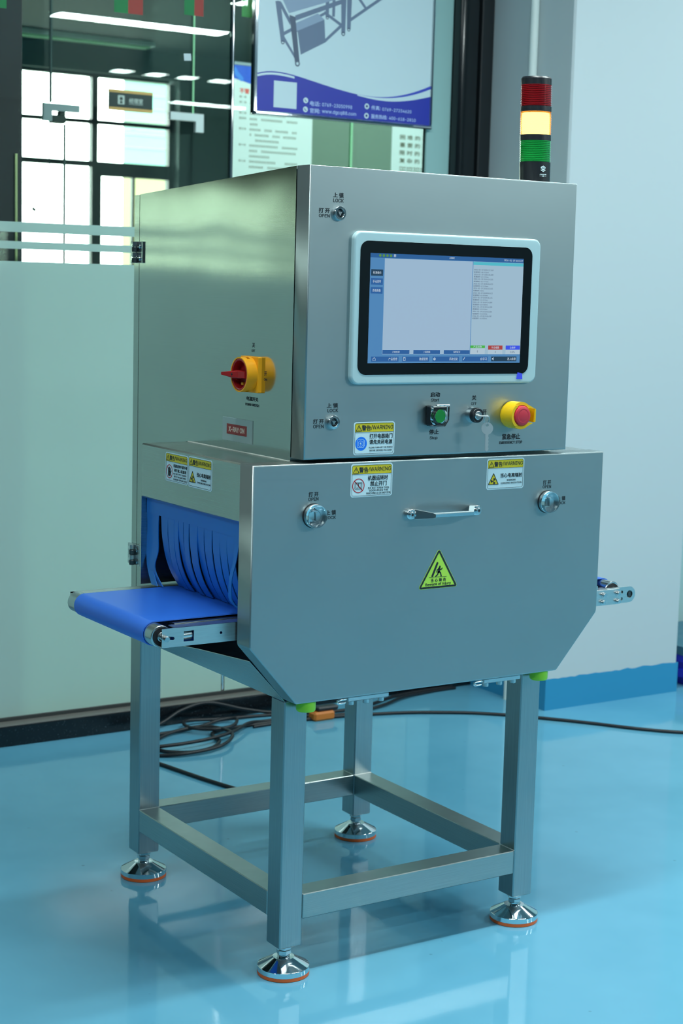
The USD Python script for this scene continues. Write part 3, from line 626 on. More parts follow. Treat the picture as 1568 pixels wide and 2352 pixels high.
# pull handle
hz = 0.8930
hn = obj('handle', [hull([(x, y, hz + s * k) for x, y, k in ((0.266, -0.0850, .0046), (0.362, -0.0850, .0046), (0.269, -0.0895, .0028), (0.359, -0.0895, .0028), (0.268, -0.0780, .0044), (0.360, -0.0780, .0044)) for s in (-1, 1)]),
    hull([(x, y, hz + s * k) for x, y, k in ((0.2440, FY - 0.0005, .0090), (0.2510, FY - 0.0005, .0090), (0.2440, FY - 0.0085, .0090), (0.2660, -0.0855, .0046), (0.2740, -0.0790, .0042)) for s in (-1, 1)]),
    hull([(x, y, hz + s * k) for x, y, k in ((0.3860, FY - 0.0005, .0090), (0.3790, FY - 0.0005, .0090), (0.3860, FY - 0.0085, .0090), (0.3620, -0.0855, .0046), (0.3540, -0.0790, .0042)) for s in (-1, 1)])], 'chrome', hd, smooth=30)
for x, s in ((0.2362, 1), (0.3938, -1)):
    obj('mount', slab(rr(min(x - 0.0098, x + s * 0.012), max(x + 0.0098, x + s * 0.012), hz - 0.0094, hz + 0.0094, 0.0090), FD, 0.0080, 0.0015), 'chrome', hn, smooth=30)
    obj('bolt', [rod(0.0056, 0.008, 0.0125, (x, FY, hz), 'front')], 'satin', hn, smooth=30)
    obj('socket', hexnut(0.0027, 0.0124, 0.0128, (x, FY, hz), 'front'), 'seam', hn)
# domed locks
for (x, z), q in (((0.0228, 0.9010), ((12.2, 33.2, 936.0, 945.0), (11.8, 33.4, 928.4, 934.8), (50.2, 72.0, 900.6, 909.4), (50.2, 72.0, 892.6, 898.8))), ((0.5722, 0.9006), ((561.4, 581.8, 935.0, 944.2), (561.0, 582.4, 927.8, 933.8), (599.6, 621.2, 900.8, 909.8), (599.6, 621.6, 893.0, 899.2)))):
    k = obj('lock', [lathe([(0.0100, 0.0006), (0.0213, 0.0006), (0.0217, 0.0016), (0.0217, 0.0088), (0.0209, 0.0098), (0.0170, 0.0098), (0.0160, 0.0040), (0.0100, 0.0040)], (x, FY, z), 'front')], 'satin', hd, smooth=35, label='round door lock under a clear dome')
    obj('gasket', lathe([(0.0100, 0.0), (0.0226, 0.0), (0.0226, 0.0012), (0.0100, 0.0012)], (x, FY, z), 'front'), 'rubber_black', k)
    obj('core', [rod(0.0095, 0.0, 0.0070, (x, FY, z), 'front'), bx(x - 0.0022, x + 0.0022, FY - 0.0088, FY - 0.0065, z - 0.0070, z + 0.0070, 0.0008)], 'satin', k, smooth=35)
    obj('dome', lathe([(0.0, 0.0103), (0.0160, 0.0103), (0.0213, 0.0099), (0.0215, 0.0125), (0.0208, 0.0158), (0.0190, 0.0186), (0.0150, 0.0208), (0.0090, 0.0221), (0.0, 0.0226)], (x, FY, z), 'front', 64), 'clear_cap', k, smooth=40, label='clear dome over the lock')
    lettering([T(s, *(v / 1000 for v in b), bold=bo) for s, b, bo in zip(('打 开', 'OPEN', '上 锁', 'LOCK'), q, (2, 1, 2, 1))], FD, k)
# clamps and bumpers under the hood
for x0 in (0.1128, 0.4345):
    cl = obj('hinge_plate', bx(x0, x0 + 0.0932, -0.0440, 0.0180, 0.5412, 0.5502, 0.0015), 'satin', mc, smooth=30)
    for k in range(3):
        obj('bolt', rod(0.0060, -0.0085, 0.0, (x0 + 0.012 + 0.0345 * k, -0.034, 0.5412)), 'satin', cl, smooth=30)
    obj('latch', [tube([(x0 - 0.004, -0.043, 0.547), (x0 - 0.020, -0.043, 0.5465), (x0 - 0.0245, -0.043, 0.5435), (x0 - 0.020, -0.043, 0.5400), (x0 - 0.006, -0.043, 0.5405)], 0.0022, 8, 3)], 'chrome', cl, smooth=True)
for x in (0.0312, 0.5905):
    obj('bumper', lathe([(0, 0.0), (0.0165, 0.0), (0.0183, 0.0025), (0.0186, 0.0060), (0.0186, 0.0202), (0, 0.0202)], (x, -0.0245, 0.5302)), 'lime', mc, smooth=35, label='lime green rubber bumper')

# tunnel shroud
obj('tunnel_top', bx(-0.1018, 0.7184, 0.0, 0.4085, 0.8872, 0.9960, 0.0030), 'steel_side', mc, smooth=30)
obj('tunnel_back', bx(-0.1016, 0.7182, 0.4055, 0.4110, 0.7090, 0.8880), 'steel_side', mc)
obj('weld_seam', tube([(-0.0010, 0.001, 0.9966), (-0.0010, 0.40, 0.9966)], 0.0013, 6, 1), 'weld', mc, smooth=True)
obj('belly_plate', bx(0.004, W - 0.004, 0.0, 0.6605, 0.5440, 0.5450), 'steel_side', mc)
for s in (-1, 1):
    P = [(0.0, 0.0, 0.5442), (0.0, 0.6085, 0.5442), (-0.02, 0.50, 0.5655), (-0.052, 0.248, 0.6005), (-0.078, 0.0, 0.6290)]
    if s > 0: P = [(W - x, y, z) for x, y, z in P]
    P2 = [(x, y, z + 0.0015) for x, y, z in P]
    V = P + P2; n = len(P); F = [(0, i, i + 1) for i in range(1, n - 1)] + [(n, n + i + 1, n + i) for i in range(1, n - 1)] + [f for i in range(n) for f in ((i, (i + 1) % n + n, (i + 1) % n), (i, i + n, (i + 1) % n + n))]
    m_ = trimesh.Trimesh(V, F, process=False); m_.fix_normals()
    obj('slope_plate', m_, 'steel_side', mc)
LN_D = [('机器运转中请不要', .365, .965, .37, .48), ('将手放入机器里', .40, .93, .52, .63), ('DO NOT PUT HANDS', .37, .93, .67, .725), ('INTO THE MACHINE', .39, .92, .765, .82), ('DURING OPERATION', .37, .95, .86, .915)]
tt = stage.GetPrimAtPath(str(mc.GetPath()) + '/tunnel_top')
sticker(LT, -0.3005, 0.9888, 0.0945, 0.0565, LN_D, 'hand', tt, 'white and yellow warning sticker with a crossed out hand')
sticker(LT, -0.2045, 0.9900, 0.0945, 0.0585, LN_C, 'radiation', tt, 'white and yellow radiation warning sticker over the belt')
# lead rubber curtain
rc = np.random.default_rng(11)
def ribbon(cy, w, path, name='curtain_strip', par=None, thick=0.0016, fan=0.0):
    """path: (x, dy, z, width factor) from the top down"""
    P = np.array(path, float); t = np.linspace(0, 1, len(P)); tt_ = np.linspace(0, 1, 22)
    from scipy.interpolate import PchipInterpolator
    Q = np.stack([PchipInterpolator(t, P[:, k])(tt_) for k in range(4)], 1)
    V, F = [], []
    for x, dy, z, k in Q:
        a, b = cy + dy - w * k / 2, cy + dy + w * k / 2
        V += [(x, a, z), (x, b, z), (x + thick, b, z + 0.0004), (x + thick, a, z + 0.0004)]
    for i in range(len(Q) - 1):
        for k in range(4):
            a, b, c, d = 4 * i + k, 4 * i + (k + 1) % 4, 4 * i + 4 + (k + 1) % 4, 4 * i + 4 + k
            F += [(a, b, c), (a, c, d)]
    F += [(0, 2, 1), (0, 3, 2)]; n = 4 * (len(Q) - 1); F += [(n, n + 1, n + 2), (n, n + 2, n + 3)]
    m = trimesh.Trimesh(V, F, process=False); m.fix_normals()
    return obj(name, m, 'curtain', par, smooth=35)
for side in (0, 1):
    fx = (lambda x: x) if side == 0 else (lambda x: W - x)
    ec = obj('lead_curtain', bx(*sorted((fx(-0.0905), fx(-0.0885))), 0.006, 0.404, 0.8560, 0.8872), 'curtain', mc, label='blue lead rubber curtain')
    tops = [0.3895, 0.3655, 0.327, 0.298, 0.2775, 0.2575, 0.234, 0.2045, 0.1775, 0.146, 0.1135, 0.086, 0.058, 0.031, 0.013]
    wid = [0.030, 0.026, 0.028, 0.026, 0.019, 0.020, 0.021, 0.031, 0.029, 0.030, 0.028, 0.028, 0.030, 0.024, 0.016]
    for i, (y, w) in enumerate(zip(tops, wid)):
        j = rc.uniform(-1, 1)
        if i == 0:   p = [(-0.0895, 0, 0.862, 1.1), (-0.0885, 0.001, 0.82, .95), (-0.089, 0.004, 0.785, .9), (-0.092, -0.004, 0.752, .85), (-0.094, -0.030, 0.7135, .85)]
        elif i == 1: p = [(-0.0895, 0, 0.862, 1.1), (-0.0895, 0.001, 0.82, .95), (-0.091, -0.002, 0.785, 1.0), (-0.0935, 0.006, 0.752, .9), (-0.087, -0.020, 0.7135, .8)]
        elif i == 13: p = [(-0.0905, 0, 0.862, 1.1), (-0.093, 0.002, 0.82, .5), (-0.098, 0.010, 0.775, .42), (-0.096, 0.014, 0.742, .45), (-0.070, 0.006, 0.7135, .5)]
        else:
            e = -0.050 + 0.004 * j
            p = [(-0.0895, 0, 0.862, 1.1), (-0.0890 + .0010 * j, 0.0008 * j, 0.828, .94), (-0.0835 + .003 * j, 0.002 * j, 0.786, .84), (-0.0720 + .004 * j, 0.003 * j, 0.749, .82), (e, 0.003 * j, 0.7128, .86)]
        ribbon(y, w, [(fx(x), dy, z, k) for x, dy, z, k in p], par=ec)
# conveyor
NX, CX_, CZ, R1 = -0.250, 0.8185, 0.6890, 0.0205
def stadium(r):
    return LineString([(NX, CZ), (CX_, CZ)]).buffer(r, quad_segs=14)
bmesh_ = trimesh.creation.extrude_polygon(stadium(R1 + 0.0018).difference(stadium(R1)), 0.300, engine='earcut')
A = np.eye(4); A[:3, :3] = [[1, 0, 0], [0, 0, -1], [0, 1, 0]]; A[1, 3] = 0.3480; bmesh_.apply_transform(A)
cv = obj('conveyor', bmesh_, 'belt', mc, smooth=35, label='blue conveyor belt loop')
obj('slider_bed', bx(-0.215, 0.785, 0.0345, 0.372, 0.7030, 0.7068), 'steel_side', cv)
for x in (NX, CX_):
    ro = obj('roller', rod(R1 - 0.0004, 0.0175, 0.385, (x, 0, CZ), 'back', c=0.0012), 'satin', cv, smooth=35)
    obj('bearing', [lathe([(0.004, 0.0162), (0.0165, 0.0162), (0.0165, 0.0178), (0.004, 0.0178)], (x, 0, CZ), 'back')], 'rubber_black', cv)
    obj('axle', [rod(0.0058, 0.0075, 0.398, (x, 0, CZ), 'back'), rod(0.0090, 0.0125, 0.0161, (x, 0, CZ), 'back')], 'satin', cv, smooth=35)
# rails: side plate with cut-outs, folded flanges
def rail_plate(x0, x1):
    g = rr(x0, x1, 0.6712, 0.7055, 0.001)
    return g.difference(sbox(-0.2122, 0.6791, -0.1916, 0.6982)).difference(Point(-0.1363, 0.6887).buffer(0.0026)).difference(LineString([(-0.2440, 0.6885), (-0.2335, 0.6870)]).buffer(0.0029))
rl = obj('rail', [flat(rail_plate(-0.2556, 0.765), frame('front', 0.0050), 0.0, 0.0020), bx(-0.228, 0.765, 0.0032, 0.0330, 0.7038, 0.7055), bx(-0.2556, 0.765, 0.0032, 0.020, 0.6712, 0.6728)], 'steel_rail', cv, label='stainless conveyor side rail')
obj('tension_block', [rod(0.0086, -0.0098, 0.0098, (-0.2018, 0.0150, 0.6887), 'right'), rod(0.0019, 0.0075, 0.0094, (-0.1972, 0.0150, 0.6893), 'front')], 'satin', rl, smooth=35)
obj('bolt', [rod(0.0052, 0.0, 0.0090, (-0.2492, 0.0030, 0.6882), 'front')], 'satin', rl, smooth=35)
obj('rail', [flat(rr(-0.2556, 0.765, 0.6712, 0.7055, 0.001), frame('front', 0.4048), 0.0, 0.0020), bx(-0.2556, 0.765, 0.3740, 0.4040, 0.7038, 0.7055), bx(-0.2556, 0.765, 0.388, 0.4040, 0.6712, 0.6728), bx(-0.2556, -0.2490, 0.3930, 0.4040, 0.6712, 0.7055)], 'steel_rail', cv, label='stainless conveyor side rail')
# take-up plates at the far end
for yy, s in ((0.0030, 1), (0.4048, -1)):
    ep = obj('end_plate', [flat(rr(0.7190, 0.8265, 0.6632, 0.6955, 0.002), frame('front', yy), -0.0010, 0.0018), bx(0.7190, 0.8265, *sorted((yy + 0.0005, yy + s * 0.026)), 0.6945, 0.6962)], 'steel_rail', cv)
    slide = LineString([(0.800, 0.6806), (0.8560, 0.6806)]).buffer(0.0172, quad_segs=10)
    for cx, cz, r in ((0.8350, 0.6871, 0.0038), (0.8348, 0.6727, 0.0038), (0.8575, 0.6812, 0.0082)):
        slide = slide.difference(Point(cx, cz).buffer(r))
    obj('slide_plate', flat(slide, frame('front', yy + (0.006 if s > 0 else -0.003)), -0.002, 0.0042), 'steel_rail', ep)
    obj('hub', [rod(0.0074, -0.006, 0.0015, (0.8575, yy + 0.006, 0.6812), 'front'), hexnut(0.0042, 0.0015, 0.0040, (0.8575, yy + 0.006, 0.6812), 'front')], 'dark_steel', ep, smooth=35)
    if s > 0:
        for cx, cz in ((0.7790, 0.6862), (0.7780, 0.6706), (0.8195, 0.6866), (0.8195, 0.6698)):
            b = obj('bolt', [rod(0.0056, 0.0016, 0.0036, (cx, yy, cz), 'front'), rod(0.0044, 0.0036, 0.0098, (cx, yy, cz), 'front')], 'satin', ep, smooth=35)
# left side: isolator switch, x-ray lamp, hinges
psx, psz = 0.1435, 1.1474
ps = obj('power_switch', [slab(rr(-psx - 0.0337, -psx + 0.0337, psz - 0.0338, psz + 0.0338, 0.002), LS, 0.0080, 0.001)], 'amber_yellow', mc, smooth=25, label='yellow isolator switch with red rotary handle')
hbm = m3.Manifold.cylinder(0.024, 0.0332, 0.0328, 64).translate((0, 0, 0.006)) - m3.Manifold.cylinder(0.030, 0.0303, 0.0303, 64).translate((0, 0, 0.004))
for sg in (1, -1):
    hbm = hbm - m3.Manifold.cube((0.011, 0.012, 0.006), True).translate((0.0085, sg * 0.0315, 0.0170))
hbt = join(hbm); hbt.apply_transform(frame('left', 0)); hbt.apply_translation((0, psx, psz))
obj('collar', hbt, 'amber_yellow', ps, smooth=30)
obj('rotor', [lathe([(0, 0.010), (0.0268, 0.010), (0.0300, 0.0285), (0.0300, 0.0292), (0.0282, 0.0300), (0.0262, 0.0288), (0.0236, 0.0150), (0, 0.0150)], (0, psx, psz), 'left', 56)], 'switch_red', ps, smooth=30, label='red dished rotor')
gp = [hull([(x, psx + y, psz + z) for x, y, z in ((-.014, -.024, .008), (-.014, -.024, -.008), (-.030, -.020, .006), (-.030, -.020, -.006), (-.014, .024, .008), (-.014, .024, -.008), (-.036, .010, .0065), (-.036, .010, -.0065))]),
      hull([(x, psx + y, psz + z) for x, y, z in ((-.030, -.012, .006), (-.030, -.012, -.007), (-.036, .010, .0065), (-.036, .010, -.0075), (-.022, .012, .005), (-.022, .012, -.006), (-.0480, .0370, .0028), (-.0480, .0370, -.0022), (-.0430, .0385, .0028), (-.0430, .0385, -.0022))])]
obj('grip', gp, 'switch_red', ps, smooth=25, label='red lever')
obj('padlock_eye', rod(0.0024, 0.0, 0.0022, (-0.0372, psx + 0.0125, psz), 'left'), 'seam', ps)
obj('pointer', bx(-0.0215, -0.0145, psx - 0.001, psx + 0.007, psz - 0.0205, psz - 0.0145, 0.001), 'amber_yellow', ps)
lettering([T('关', -0.1478, -0.1372, 1.1982, 1.2070, 1), T('OFF', -0.1495, -0.1362, 1.1895, 1.1945, 0), T('开', -0.1004, -0.0908, 1.1475, 1.1560, 1), T('ON', -0.1012, -0.0897, 1.1382, 1.1428, 0), T('电源开关', -0.1652, -0.1208, 1.0968, 1.1048, 2), T('POWER SWITCH', -0.1692, -0.1176, 1.0870, 1.0920, 2)], LS, ps)
xl = obj('xray_lamp', slab(sbox(-0.2545, 1.0143, -0.1402, 1.0592), LS, 0.0022, 0.0004), 'sign_grey', mc, label='grey plate with a dark red X-RAY ON lamp')
obj('lens', flat(sbox(-0.2365, 1.0275, -0.1585, 1.0471), ofs(LS, 0.0022), 0.00005, 0.0005), 'sign_red', xl)
lettering([T('X-RAY ON', -0.2285, -0.1665, 1.0320, 1.0425, 3)], ofs(LS, 0.0027), xl, 'sign_text')
for z0, z1 in ((1.3545, 1.3995), (0.7055, 0.7505)):
    h = obj('hinge', [bx(-0.0045, 0.0005, 0.6420, 0.6700, z0, z1, 0.0008), bx(-0.0035, 0.0, 0.6130, 0.6410, z0, z1, 0.0008)], 'satin', mc, smooth=30)
    for k in range(4):
        a, b = z0 + (z1 - z0) * k / 4, z0 + (z1 - z0) * (k + 1) / 4
        obj('knuckle', rod(0.0058 if k % 2 else 0.0064, a + 0.0003, b - 0.0003, (-0.0085, 0.6400, 0)), 'satin' if k % 2 else 'dark_steel', h, smooth=35)
    for yy in (0.6595, 0.6260):
        for k in (0.22, 0.78):
            obj('screw', rod(0.0052, 0.0040, 0.0062, (0, yy, z0 + (z1 - z0) * k), 'left'), 'chrome', h, smooth=35)
# signal tower
tx, ty = 0.5878, 0.050
def lean(m):
    m = join(m).copy(); v = m.vertices.copy(); v[:, 0] += -0.0295 * (v[:, 2] - 1.53); m.vertices = v; return m
TWR = lambda prof: lean(lathe(prof, (tx, ty, 0)))
stw = obj('signal_tower', TWR([(0, SL(0.02)), (0.0255, SL(0.02)), (0.0305, 1.5330), (0.0312, 1.5722), (0, 1.5722)]), 'black_plastic', mc, smooth=30, label='red, amber and green signal tower')
def ribs(z0, z1, n=12):
    P = [(0.0, z0)]
    for k in range(n):
        a = z0 + (z1 - z0) * k / n; s = (z1 - z0) / n
        P += [(0.0298, a), (0.0298, a + 0.45 * s), (0.0310, a + 0.55 * s), (0.0310, a + 0.95 * s)]
    return P + [(0.0298, z1), (0.0, z1)]
obj('lens', TWR(ribs(1.5722, 1.6143)), 'lens_green', stw, smooth=25, label='green lens')
obj('band', TWR([(0, 1.6143), (0.0312, 1.6143), (0.0312, 1.6254), (0, 1.6254)]), 'black_plastic', stw, smooth=30)
am = obj('lens', TWR(ribs(1.6254, 1.6703)), 'amber_lens', stw, smooth=25, label='lit amber lens')
obj('bulb', TWR([(0, 1.6275), (0.0262, 1.6275), (0.0272, 1.6290), (0.0272, 1.6665), (0.0262, 1.6682), (0, 1.6682)]), 'amber_core', am, smooth=30)
obj('band', TWR([(0, 1.6703), (0.0312, 1.6703), (0.0312, 1.6805), (0, 1.6805)]), 'black_plastic', stw, smooth=30)
obj('lens', TWR(ribs(1.6805, 1.7222)), 'lens_red', stw, smooth=25, label='unlit red lens')
obj('cap', TWR([(0, 1.7222), (0.0306, 1.7222), (0.0306, 1.7345), (0.0285, 1.7378), (0, 1.7382)]), 'black_plastic', stw, smooth=30)
def wrap(g, w=0.0002):
    """print on the drum of the tower base: u is the arc from the side that looks at (-y), towards +x"""
    m = flat(g.segmentize(0.001) if hasattr(g, 'segmentize') else g, np.eye(4), 0, w); v = m.vertices; r = 0.0313 + v[:, 2]; a = v[:, 0] / 0.0313
    m.vertices = np.stack([tx + r * np.sin(a), ty - r * np.cos(a), v[:, 1]], 1); return lean(m)
hx = lambda r, cx, cz: Polygon([(cx + r * math.sin(math.pi / 3 * k), cz + r * math.cos(math.pi / 3 * k)) for k in range(6)])
c_ = (-0.004, 1.5585)
em = hx(0.0062, *c_).difference(sbox(c_[0] - .006, c_[1] - .0005, c_[0] + .006, c_[1] + .0005)).difference(stroke([(c_[0] - .005, c_[1] - .0012), (c_[0], c_[1] - .0036), (c_[0] + .005, c_[1] - .0012)], .0012)).difference(stroke([(c_[0] - .003, c_[1] + .0022), (c_[0], c_[1] + .0036), (c_[0] + .003, c_[1] + .0022)], .0009))
obj('emblem', wrap(MultiPolygon(geoms(em) + P_clean([T('JINGSHAN', -0.0118, 0.0038, 1.5462, 1.5486, 1), sbox(-0.0118, 1.5440, -0.0062, 1.5444), sbox(-0.0018, 1.5440, 0.0038, 1.5444), sbox(-0.0056, 1.5430, -0.0042, 1.5454), sbox(-0.0038, 1.5430, -0.0024, 1.5454)]))), 'sticker_white', stw, label='white hexagon emblem')

# ================================================================== OTHER THINGS
# keys of the key switch
def key_mesh(o, along, side, bow=0.0115, L=0.030, t=0.0016):
    """flat key: bow centre at o, blade along 'along', flat in the plane of along and side"""
    g = Point(0, 0).buffer(bow).difference(Point(0, bow * 0.55).buffer(bow * 0.26))
    bl_ = Polygon([(-0.0034, -bow * .8), (-0.0034, -bow - L), (0.0, -bow - L - 0.003), (0.0024, -bow - L)] + [(0.0034 - 0.0012 * (k % 2), -bow - L + (k + 1) * L / 9) for k in range(8)] + [(0.0034, -bow * .8)])
    m = flat(g.union(bl_), np.eye(4), -t / 2, t / 2)
    a = -np.array(along, float); s = np.array(side, float); n = np.cross(s, a)
    X = np.eye(4); X[:3, 0], X[:3, 1], X[:3, 2], X[:3, 3] = s, a, n, o
    m.apply_transform(X); return m
k1 = thing('key', 'silver key pushed into the key switch', 'key', (0.3768, FY - 0.04, 1.0788))
obj('blade', key_mesh((0.3768, FY - 0.0370, 1.0788), (0, 1, 0), (1, 0, 0), 0.0108, 0.0038), 'key_metal', k1)
obj('ring', tube([(0.3790 + 0.006 * math.sin(a), FY - 0.0440 - 0.0015 * math.cos(a), 1.0725 + 0.0085 * math.cos(a)) for a in np.linspace(0, 2 * math.pi, 17)], 0.0007, 6, 2), 'chrome', k1, smooth=True)
k2 = thing('key', 'spare silver key hanging from the key ring', 'key', (0.3800, FY - 0.046, 1.05))
obj('blade', key_mesh((0.3800, FY - 0.0455, 1.0560), (0.02, 0.0, -1.0), (0.92, -0.39, 0.018)), 'key_metal', k2)

# product poster in its acrylic holder
QY = 1.785
po = thing('product_poster', 'product poster with a blue wave band in a clear acrylic holder', 'poster', (1.255, QY, 1.82))
x0, x1, z0 = 0.9400, 1.5640, 1.8280
obj('holder', [bx(x0 - 0.020, x0 - 0.006, 1.776, 1.797, z0 - 0.012, 2.60, 0.003), bx(x0 - 0.020, x1 + 0.008, 1.776, 1.797, z0 - 0.012, z0 - 0.001, 0.003), bx(x1 + 0.001, x1 + 0.008, 1.776, 1.797, z0 - 0.001, 2.60, 0.003)], 'chrome', po, smooth=40, label='clear holder edges catching the light')
obj('sheet', bx(x0 - 0.006, x1, 1.783, 1.787, z0, 2.60), 'poster_white', po)
PF = frame('front', 1.783)
def curve(pts, n=40):
    from scipy.interpolate import CubicSpline
    p = np.array(pts); X = np.linspace(p[0, 0], p[-1, 0], n); return list(zip(X, CubicSpline(p[:, 0], p[:, 1])(X)))
up = curve([(x0 - .006, 1.9345), (0.985, 1.9440), (1.04, 1.9420), (1.12, 1.9290), (1.22, 1.9110), (1.30, 1.9010), (1.38, 1.8985), (1.46, 1.9080), (x1, 1.9400)])
lo = curve([(x0 - .006, 1.9180), (0.985, 1.9330), (1.04, 1.9390), (1.12, 1.9280), (1.22, 1.9095), (1.30, 1.8970), (1.38, 1.8900), (1.46, 1.8950), (x1, 1.9170)])
tp = curve([(x0 - .006, 1.9345), (0.985, 1.9440), (1.04, 1.9420), (1.12, 1.9290), (1.22, 1.9110), (1.30, 1.9015), (1.38, 1.9010), (1.46, 1.9140), (x1, 1.9500)])
obj('wave_band', flat(Polygon(up + [(x1, z0), (x0 - .006, z0)]), PF, 0.0001, 0.0004), 'poster_blue', po)
obj('wave_line', flat(Polygon(up[22:] + lo[22:][::-1]).buffer(0), PF, 0.0004, 0.0006), 'poster_white', po)
obj('wave_line', flat(Polygon([(a, b - 0.0035) for a, b in up[:9]] + [(a, b - 0.010) for a, b in up[:9]][::-1]).buffer(0), PF, 0.0004, 0.0006), 'poster_white', po)
obj('wave_accent', flat(Polygon(tp[22:] + up[22:][::-1]).buffer(0), PF, 0.0002, 0.0005), 'poster_mid', po)
obj('blank_square', flat(sbox(0.9925, 1.8405, 1.0722, 1.9180), PF, 0.0004, 0.0006), 'poster_white', po)
ptx = [T('电话:', 1.1195, 1.1560, 1.8545, 1.8690, 1), T('0769-23050998', 1.1630, 1.2715, 1.8560, 1.8670, 1), T('官网:', 1.1195, 1.1560, 1.8275 + .006, 1.8480, 1), T('www.dgcq88.com', 1.1630, 1.2870, 1.8340, 1.8475, 1),
       T('传真:', 1.3420, 1.3760, 1.8600, 1.8735, 1), T('0769-27234620', 1.3830, 1.4935, 1.8600, 1.8700, 1), T('服务热线:', 1.3420, 1.4020, 1.8340, 1.8475, 1), T('400-618-2810', 1.4090, 1.5110, 1.8350, 1.8450, 1)]
for g in ptx:
    obj('lettering', flat(MultiPolygon(geoms(g)), PF, 0.0004, 0.0006), 'poster_text', po)
for x, z in ((1.1045, 1.8690), (1.1040, 1.8425), (1.3255, 1.8690), (1.3250, 1.8405)):
    ci = obj('icon', flat(Point(x, z).buffer(0.0085, 8), PF, 0.0004, 0.0006), 'poster_white', po)
    obj('mark', flat(stroke([(x - .003, z + .003), (x - .001, z - .002), (x + .003, z - .003)], .002) if x < 1.3 else Point(x, z).buffer(0.004), PF, 0.0006, 0.0008), 'poster_navy', ci)
S_ = lambda *p: Polygon(p)
dark = [S_((0.9930, 2.146), (1.0090, 2.147), (1.0270, 2.033), (1.0145, 2.033)), S_((1.0240, 2.113), (1.0440, 2.085), (1.0440, 2.10), (1.012, 2.145), (1.0, 2.148)), S_((1.2230, 2.185), (1.2400, 2.185), (1.2385, 2.079), (1.2265, 2.079)), S_((1.2440, 2.19), (1.2600, 2.19), (1.2580, 2.093), (1.2465, 2.093)), S_((1.1680, 2.165), (1.1790, 2.167), (1.1780, 2.120), (1.1690, 2.120)), S_((1.1920, 2.18), (1.2010, 2.18), (1.2000, 2.124), (1.1920, 2.124)),
        S_((1.0620, 2.112), (1.2230, 2.176), (1.2230, 2.164), (1.0620, 2.098)), S_((1.0130, 2.051), (1.0620, 1.990), (1.0620, 1.999), (1.0150, 2.060)), S_((1.0240, 2.052), (1.060, 2.072), (1.060, 2.081), (1.0240, 2.061)), S_((1.2590, 2.117), (1.40, 2.213), (1.40, 2.222), (1.2590, 2.126)), S_((1.1690, 2.046), (1.2260, 2.096), (1.2260, 2.106), (1.1690, 2.055)), S_((1.1640, 2.128), (1.2240, 2.098), (1.2240, 2.106), (1.1640, 2.136)), S_((1.145, 2.115), (1.172, 2.130), (1.172, 2.137), (1.145, 2.122)), S_((1.278, 2.19), (1.308, 2.160), (1.314, 2.163), (1.284, 2.195))]
obj('printed_machine', flat(union_all([g.buffer(0.0008) for g in dark]), PF, 0.0001, 0.0003), 'poster_steel', po)
obj('printed_leg', flat(S_((1.0415, 2.112), (1.0615, 2.108), (1.0795, 1.980), (1.0640, 1.977)), PF, 0.0005, 0.0007), 'poster_steel_dark', po)
obj('printed_box', flat(S_((1.0660, 2.091), (1.1640, 2.110), (1.1690, 2.045), (1.0835, 2.001)).union(S_((1.066, 2.065), (1.066, 2.091), (1.164, 2.111), (1.164, 2.09))), PF, 0.0003, 0.0005), 'poster_steel', po)
obj('printed_box', flat(S_((1.0660, 2.067), (1.0640, 2.091), (1.1400, 2.127), (1.1640, 2.111)), PF, 0.0004, 0.0006), 'poster_steel_light', po)
obj('printed_bed', flat(S_((1.010, 2.165), (1.0400, 2.117), (1.2200, 2.180), (1.22, 2.28), (1.0, 2.28)), PF, 0.0003, 0.0005), 'poster_steel_light', po)
for p, r in (((1.0725, 1.974), .0085), ((1.0200, 2.031), .006), ((1.2325, 2.077), .0065), ((1.2520, 2.091), .0055), ((1.1740, 2.118), .005)):
    obj('printed_foot', flat(Point(*p).buffer(r).difference(Point(*p).buffer(r * .55)), PF, 0.0004, 0.0006), 'poster_steel_dark', po)

# rules sheet and four-quadrant notice on the inner glass
NY = PY - 0.004
def marks(rows, fr, h=0.0086, seed=1):
    """rows of small character blocks: (z, [(u0, u1), ...])"""
    r_ = np.random.default_rng(seed); out = []
    for z, runs in rows:
        for u0, u1 in runs:
            n = max(1, round((u1 - u0) / 0.0095)); s = (u1 - u0) / n
            for k in range(n):
                a = u0 + k * s; q = r_.uniform(0.3, 1.0)
                out += [sbox(a + 0.0008, z, a + s - 0.0010, z + h * 0.22), sbox(a + 0.0008, z + h * (.45 + .3 * q), a + s - 0.001, z + h * (.65 + .3 * q)), sbox(a + s * (.25 + .3 * q), z, a + s * (.42 + .3 * q), z + h)]
    return union_all(out)
NF = frame('front', NY)
rp = thing('rules_poster', 'white rules poster with a blue top and a red heading', 'poster', (2.06, NY, 1.9))
obj('sheet', bx(1.8700, 2.2600, NY, PY - 0.0012, 1.60, 2.2290), 'paper', rp)
obj('header', flat(Polygon([(1.8700, 2.2180), (2.2600, 2.2180), (2.2600, 2.145)] + curve([(1.8700, 2.163), (1.92, 2.153), (1.98, 2.140), (2.06, 2.130), (2.16, 2.130), (2.2600, 2.145)])[::-1]).buffer(0), NF, 0.0001, 0.0004), 'paper_blue', rp)
obj('header_glow', flat(stroke([(1.874, 2.200), (1.885, 2.183), (1.908, 2.163)], 0.020), NF, 0.0004, 0.0006), 'paper_sky', rp)
obj('top_rail', bx(1.8680, 2.2620, NY - 0.003, PY - 0.0012, 2.2180, 2.2300), 'fitting_grey', rp)
obj('heading', flat(MultiPolygon(P_clean([T('不管', 1.900, 1.9470, 2.1040, 2.1260, 2), T('大事小事', 1.9560, 2.0600, 2.1040, 2.1260, 2)][:1])), NF, 0.0001, 0.0004), 'red_print', rp)
